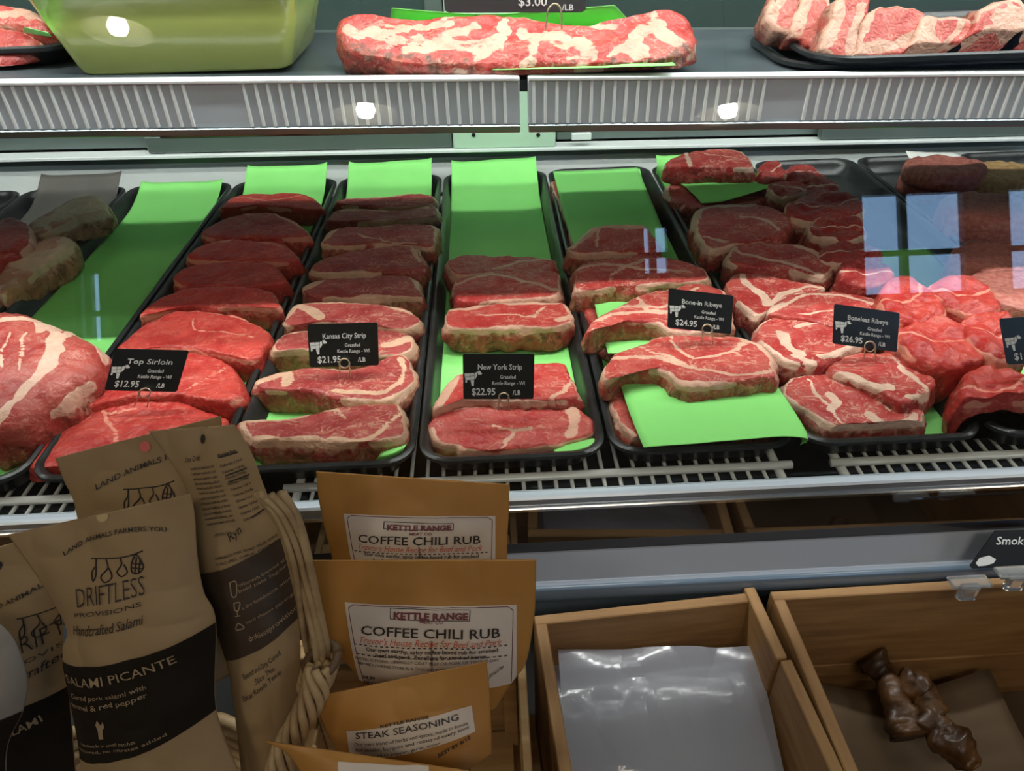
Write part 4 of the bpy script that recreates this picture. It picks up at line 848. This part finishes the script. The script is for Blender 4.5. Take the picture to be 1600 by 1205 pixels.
def hung(dx, dy, sc=1.0, sy=.78): # line of hanging cured meats
    L = [[(0,10),(30,6),(60,0),(84,-10)], [(8,10),(9,22),(4,34),(7,50),(11,40),(10,22)], [(26,8),(30,24),(20,40),(28,50),(38,40),(32,24)], [(50,4),(52,16),(46,30),(54,38),(62,30),(56,16)], [(74,-6),(68,14),(70,30),(80,32),(87,20),(80,4),(74,-6)], [(70,14),(86,16)], [(69,22),(86,24)], [(75,2),(74,32)], [(81,4),(80,32)]]
    return [[(dx+x*sc, dy+y*sc*sy) for x, y in l] for l in L]
G1 = 'kraft salami bags in the basket'
# back bag, behind the front one
b = Bag('salami_bag', [((86,716),(345,650),0), ((100,752),(350,700),.004), ((118,795),(352,750),.010), ((130,900),(356,850),.018), ((140,1100),(370,1050),.02)], (220,700,-.105), 22, 'kraft salami bag standing behind the front one, pink hole at its top', G1, seed=1)
b.skin(M['kraft']); b.poly(ell(228, 697, 9, 8), 'hang_hole', M['pinkdot'])
b.text([('LAND ANIMALS FARMERS YOU', (158,760), (360,690), 8, .008, 0, 8)], 'lettering', M['inkdark']); b.strokes(hung(200, 752, .95), 'meat_drawing', M['inkdark'])
# right-hand bag, back side out
b = Bag('salami_bag', [((232,674),(366,664),0), ((262,715),(392,706),.004), ((296,780),(412,760),.010), ((310,896),(440,838),.016), ((352,1030),(466,965),.018), ((366,1110),(470,1080),.018), ((380,1240),(478,1230),.016)], (320,700,-.12), 20, 'kraft salami bag turned to its ingredients side, beside the wicker rim', G1, seed=2)
b.skin(M['kraft']); b.band('brown_band', 3.0, 4.0, M['bandbrown'])
b.poly(ell(319, 684, 4, 7, 10), 'hang_hole', M['inkdark'])
b.text([('Our Craft', (295,718), (318,714), 8, .004, .3)]+[('traditional methods crafted for flavor'[i % 5:i % 5+24], (303+i*2.6, 730+i*7.4), (343+i*3.0, 721+i*7.4), 4.2, .004) for i in range(12)]+[('NATURALLY', (345,826), (366,821), 4, .004), ('Ryn', (370,832), (388,818), 13, .002, .3), ('INGREDIENTS: PORK, SEA SALT, SPICES, WINE', (348,860), (436,834), 4, .006), ('CULTURES, GARLIC, CASING', (350,868), (436,842), 4, .006), ('Seared and Dry Cured', (392,1040), (448,1004), 8, .004, .3), ('Slice Thin', (412,1044), (440,1026), 8, .004, .3), ('Eat at Room Temp', (392,1072), (448,1034), 8, .004, .3)], 'lettering', M['inkdark'])
b.text([('Nutrition Facts', (347,708), (372,703), 5, .03)]+[('Calories 110 Fat 9g'[:14+i % 4], (352+i*4.1, 722+i*9), (382+i*3.4, 716+i*9), 4, .012) for i in range(10)], 'nutrition_table', M['inkdark'])
for l in ([(347,709),(374,704)], [(360,735),(388,728)], [(364,745),(392,738)], [(400,800),(418,790)]): b.strokes([l], 'table_rule', M['inkdark'], .0006)
b.text([('driftlessprovisions', (402,980), (470,948), 8, .008), ('Wisconsin brewed ale', (386,898), (450,872), 5, .004), ('bold pale lager', (386,906), (450,882), 5, .004), ('a dry farmhouse wine', (392,930), (456,902), 5, .004), ('hard cheese pairings', (398,952), (462,926), 5, .004)], 'pale_lettering', M['inktan'])
b.strokes([[(370,893),(374,912),(381,911),(380,891),(370,893)], [(378,922),(380,932),(385,932),(387,921),(378,922)], [(383,932),(384,940)], [(380,942),(388,940)], [(379,963),(384,953),(393,960),(380,965)]], 'drink_icon', M['inktan'])
# left bag
b = Bag('salami_bag', [((-60,870),(45,842),0), ((-50,905),(66,886),.005), ((-40,960),(90,930),.012), ((-30,1080),(105,1060),.02), ((-20,1100),(108,1085),.02), ((-10,1240),(120,1230),.02)], (30,900,-.135), 20, 'kraft salami bag at left, half hidden by the front one', G1, seed=3)
b.skin(M['kraft']); b.band('black_band', 3.4, 4.9, M['bandblack']); b.poly(ell(3, 880, 5, 6), 'hang_hole', M['inkdark'])
b.text([('LAND ANIMALS', (-14,950), (80,908), 7, .008), ('DRIFTLESS', (32,1008), (160,973), 26, -.012), ('PROVISIONS', (36,1023), (150,992), 6.5, -.004), ('Handcrafted', (20,1052), (110,1022), 13, .004, .35)], 'lettering', M['inkdark']); b.strokes(hung(42, 945, 1.0), 'meat_drawing', M['inkdark'])
b.text([('SALAMI', (24,1128), (84,1106), 12, .004)], 'pale_lettering', M['inktan'])
# front bag
b = Bag('salami_bag', [((12,836),(298,772),0), ((38,872),(304,806),.004), ((76,930),(308,868),.012), ((104,985),(318,925),.020), ((98,1033),(337,972),.024), ((125,1185),(338,1108),.024), ((108,1240),(376,1215),.024)], (170,850,-.165), 22, 'front kraft salami bag reading SALAMI PICANTE on its black band', G1, nu=80, nv=140, seed=4)
b.skin(M['kraft']); b.band('black_band', 4.0, 5.0, M['bandblack'])
b.poly(ell(162, 805, 10, 8), 'hang_hole', M['yellowdot'])
b.text([('LAND ANIMALS FARMERS YOU', (106,864), (266,826), 7, .008, 0, 16), ('DRIFTLESS', (135,936), (242,912), 28, -.012), ('PROVISIONS', (131,951), (238,927), 6.5, -.004)], 'lettering', M['inkdark'])
b.text([('Handcrafted Salami', (126,980), (246,950), 14, .004, .35)], 'script_lettering', M['inkdark'])
b.strokes(hung(149, 860, .98), 'meat_drawing', M['inkdark'])
b.text([('SALAMI PICANTE', (110,1060), (292,1012), 14, .004), ('Cured pork salami with', (120,1080), (252,1044), 7, .004), ('fennel & red pepper', (120,1095), (254,1056), 8, .004), ('handmade in small batches', (140,1148), (238,1122), 5, .004), ('uncured, no nitrates added', (130,1162), (280,1118), 5, .004)], 'pale_lettering', M['inktan'])
b.poly([(174,1096),(180,1104),(184,1096),(186,1106),(182,1112),(184,1124),(176,1126),(174,1114),(170,1106)], 'deer_mark', M['inktan'])
b.poly([(150,1198),(168,1182),(200,1174),(240,1172),(262,1180),(266,1195),(250,1212),(160,1214)], 'salami_picture', M['salami'], .0045)
# far-left grey bag corner
b = Bag('salami_bag', [((-90,955),(-8,968),.0), ((-90,1000),(22,1000),.008), ((-90,1060),(42,1060),.014), ((-90,1120),(36,1110),.014), ((-90,1160),(12,1165),.014), ((-90,1240),(8,1240),.014)], (0,1050,-.215), 22, 'pale blank bag edge at the lower left photo corner', G1, seed=5)
b.skin(mat('grey_bag', (.27, .25, .22), .5)); b.band('black_band', 3.0, 5.0, M['bandblack'])
# pouches
def pouch(rows, base, lean, label, seed, lab_rows=None, big=True, title='COFFEE CHILI RUB'):
    p = Bag('seasoning_pouch', rows, base, lean, label, 'golden kraft pouches', 'pouch', seed=seed, wr=.0022); p.skin(M['kraft_y']); return p
def rub_label(p, x0, y0, w_, h_, cut=None):
    """cream sticker with rounded corners, its border and print; x0,y0 = top left px"""
    sl = 14/270
    f = lambda u, v: (x0+u*w_+v*h_*.17*(1 if u < .5 else -.1)*(1-u), y0+v*h_+u*w_*.02)
    n = 40; G = p.onpx(A([[f(u, v) for u in np.linspace(0, 1, 60)] for v in np.linspace(0, 1, n)]), .0005); MB().grid(G).build('sticker', M['label'], p.root, True, fix=False)
    bd = [f(.03, .97), f(.02, .06), f(.05, .02), f(.5, .02), f(.95, .02), f(.98, .06), f(.97, .97)]
    p.strokes([[bd[0], bd[1]], [bd[1], bd[2]], [bd[2], bd[3], bd[4]], [bd[4], bd[5]], [bd[5], bd[6]]], 'sticker_border', M['inkmaroon'], .00035)
def L_(p, items, nm, m): p.text(items, nm, m)
# rear pouch
p = pouch([((494,737),(796,757),0), ((498,780),(795,800),.004), ((508,830),(793,838),.010), ((520,880),(792,880),.012), ((530,980),(790,980),.014)], (640,760,-.068), 24, 'golden kraft Coffee Chili Rub pouch, rearmost of the four pouches', 11)
rub_label(p, 538, 800, 236, 110)
p.text([('KETTLE RANGE', (607,821), (706,823), 7.5, .05), ('MEAT CO', (642,828), (676,829), 4, .02)], 'maker_mark', M['inkmaroon'])
p.strokes([[(602,810),(709,814)], [(709,814),(709,823)], [(709,823),(602,820)], [(602,820),(602,810)]], 'mark_frame', M['inkdark'], .00035)
p.text([('COFFEE CHILI RUB', (562,841), (751,844), 12, .012), ('Our own earthy, spicy coffee-based rub for smoked', (572,861), (748,865), 5.5, .02), ('beef and pork. Excellent for smoked bacon.', (586,869), (742,873), 5.5, .02), ('- - - - - - - - - - - - - - - - - - - - - - - - - - - - -', (556,857), (762,860), 7, .03)], 'lettering', M['inkdark'])
p.text([("Trevor's House Recipe for Beef and Pork", (562,852), (754,855), 9, 0, .3)], 'red_script', M['inkred'])
# middle pouch
p = pouch([((487,876),(838,875),0), ((492,920),(837,925),.004), ((500,960),(834,970),.010), ((518,1010),(822,1035),.013), ((560,1060),(800,1066),.014), ((575,1112),(774,1108),.012)], (660,900,-.138), 22, 'large golden kraft Coffee Chili Rub pouch with its full sticker showing', 12)
rub_label(p, 540, 937, 267, 125)
p.text([('KETTLE RANGE', (617,956), (732,958), 9, .05), ('MEAT CO', (658,962), (694,963), 4.5, .02)], 'maker_mark', M['inkmaroon'])
p.strokes([[(612,943),(735,946)], [(735,946),(734,961)], [(734,961),(612,958)], [(612,958),(612,943)]], 'mark_frame', M['inkdark'], .00035)
p.text([('COFFEE CHILI RUB', (567,981), (781,987), 14, .012), ('Our own earthy, spicy coffee-based rub for smoked', (575,1005), (778,1009), 6, .02), ('beef and pork. Excellent for smoked bacon.', (590,1013), (762,1017), 6, .02), ('INSTRUCTIONS: LIBERALLY COAT BEEF OR PORK UP TO ONE DAY', (558,1021), (780,1024), 4.5, .002), ('BEFORE COOKING. STORE IN A COOL DRY PLACE', (562,1029), (700,1032), 4.5, .002), ('- - - - - - - - - - - - - - - - - - - - - - - - - - - - -', (556,999), (792,1003), 8, .03), ('- - - - - - - - - - - - - - - - - - - - - - - - - - -', (560,1014), (792,1019), 8, .03), ('$8.99', (568,1054), (588,1054), 6, .03), ('NET WT. 5OZ', (570,1062), (622,1063), 5, .02), ('USE WITHIN A YEAR', (760,1052), (788,1034), 4, .02)], 'lettering', M['inkdark'])
p.text([("Trevor's House Recipe for Beef and Pork", (565,994), (784,999), 10, 0, .3)], 'red_script', M['inkred'])
# steak seasoning
p = pouch([((488,1090),(760,1034),0), ((498,1115),(764,1070),.006), ((510,1145),(766,1110),.012), ((524,1172),(768,1150),.018), ((535,1230),(768,1178),.02)], (630,1080,-.208), 26, 'small golden kraft Steak Seasoning pouch in front of the chili rub', 13)
G = p.onpx(A([[(544+u*193+v*6, 1134-u*37+v*38) for u in np.linspace(0, 1, 50)] for v in np.linspace(0, 1, 24)]), .0006); MB().grid(G).build('sticker', M['label'], p.root, True, fix=False)
p.text([('KETTLE RANGE', (598,1123), (672,1109), 3.6, .03), ('STEAK SEASONING', (560,1141), (718,1114), 8.5, .006), ('Our own blend of herbs and spices, made in house', (558,1151), (732,1122), 4.5, .003), ('for steaks, burgers and roasts of every kind', (560,1159), (733,1128), 4.5, .003), ('sea salt, black pepper, garlic, onion', (564,1166), (690,1143), 4, .003), ('BEST BY 8/18', (688,1160), (736,1142), 5, .02)], 'lettering', M['inkdark'])
# frontmost pouch: only its open rim
p = pouch([((412,1158),(800,1215),0), ((450,1180),(800,1235),.008), ((480,1230),(790,1270),.018), ((500,1300),(780,1320),.02)], (600,1180,-.262), 30, 'golden kraft pouch at the bottom photo edge, only its slanting top showing', 14)
G = p.onpx(A([[(530+u*140+v*6, 1184+u*12+v*40) for u in np.linspace(0, 1, 16)] for v in np.linspace(0, 1, 8)]), .0005); MB().grid(G).build('sticker', M['label'], p.root, True, fix=False)
p.text([('COFFEE', (560,1208), (650,1214), 13, .012)], 'lettering', M['inkdark'])
# ------------------------------------------------------------------ slatted crate behind the pouches
sc = thing('slatted_crate', 'pale slatted wooden crate holding the seasoning pouches', 'crate')
xL, xR = -.13, .098
for i, (z0, z1) in enumerate(((-.328, -.268), (-.256, -.196), (-.184, -.150))):
    MB().box((xL, -.088, z0), (xR, -.080, z1), .001).build('slat', M['wood_pale'], sc)
    MB().box((xR-.008, -.30, z0), (xR, -.09, z1), .001).build('slat', M['wood_pale'], sc)
    MB().box((xL, -.30, z0), (xL+.008, -.09, z1), .001).build('slat', M['wood_pale'], sc)
for x in (xL+.009, xR-.024):
    for y in (-.105, -.298): MB().box((x, y, -.328), (x+.015, y+.015, -.146), .001).build('corner_post', M['wood_pale'], sc)
for i in range(4): MB().box((xL+.009+i*.052, -.298, -.3285), (xL+.057+i*.052, -.09, -.322), .001).build('bottom_slat', M['wood_pale'], sc)
# ------------------------------------------------------------------ wicker basket
bk = thing('wicker_basket', 'wicker basket with twisted rim holding the kraft salami bags', 'basket')
def strand(pts, r, parent, m='wicker', n=40): return MB().tube(spline(pts, n), r, 8).build('strand', M[m], parent, True)
YB = -.185
up = [(418,775),(446,812),(470,880),(484,950),(494,1010),(500,1045)]
for k in range(9):
    o = (k-4)*4.6; pts = [onY(x+o*(1.15-.6*i/5)+5*math.sin(i*1.1+k*1.9), y-abs(o)*.3, YB-.007*math.sin(k*2.3+i*.8)) for i, (x, y) in enumerate(up)]
    strand(pts, .0022+.0007*(k % 3)/2, bk)
lo = [(500,1040),(492,1080),(474,1120),(452,1160),(436,1205),(425,1260)]
for k in range(7):
    P = spline([onY(x, y, YB-.014-.012*i) for i, (x, y) in enumerate(lo)], 70); ang = np.linspace(0, 8, 70)+2*math.pi*k/7
    MB().tube(P+(.0085*np.cos(ang))[:, None]*RT+(.0085*np.sin(ang))[:, None]*FW, .0034, 8).build('strand', M['wicker'], bk, True)
for k in range(4):
    c = onY(503-k*3, 1032+k*10, YB-.008); ax = unit((.35, -.1, -.9)); u_ = unit(np.cross(ax, FW)); v_ = np.cross(ax, u_)
    MB().tube([c+.0135*math.cos(a)*u_+.0135*math.sin(a)*v_+ax*.002*math.sin(a) for a in np.linspace(0, 2*math.pi, 25)], .0036, 8).build('wrap', M['wicker_dark' if k == 0 else 'wicker'], bk, True)
cx, cy_ = -.27, -.235
for j in range(9):
    a = np.linspace(0, 2*math.pi, 73); rx, ry = .125+.004*j, .105+.002*j
    MB().tube(np.stack([cx+rx*np.cos(a), cy_+ry*np.sin(a), TZ+.008+j*.014+.002*np.sin(18*a+math.pi*j)], 1), .006, 7).build('weave_ring', M['wicker'], bk, True)
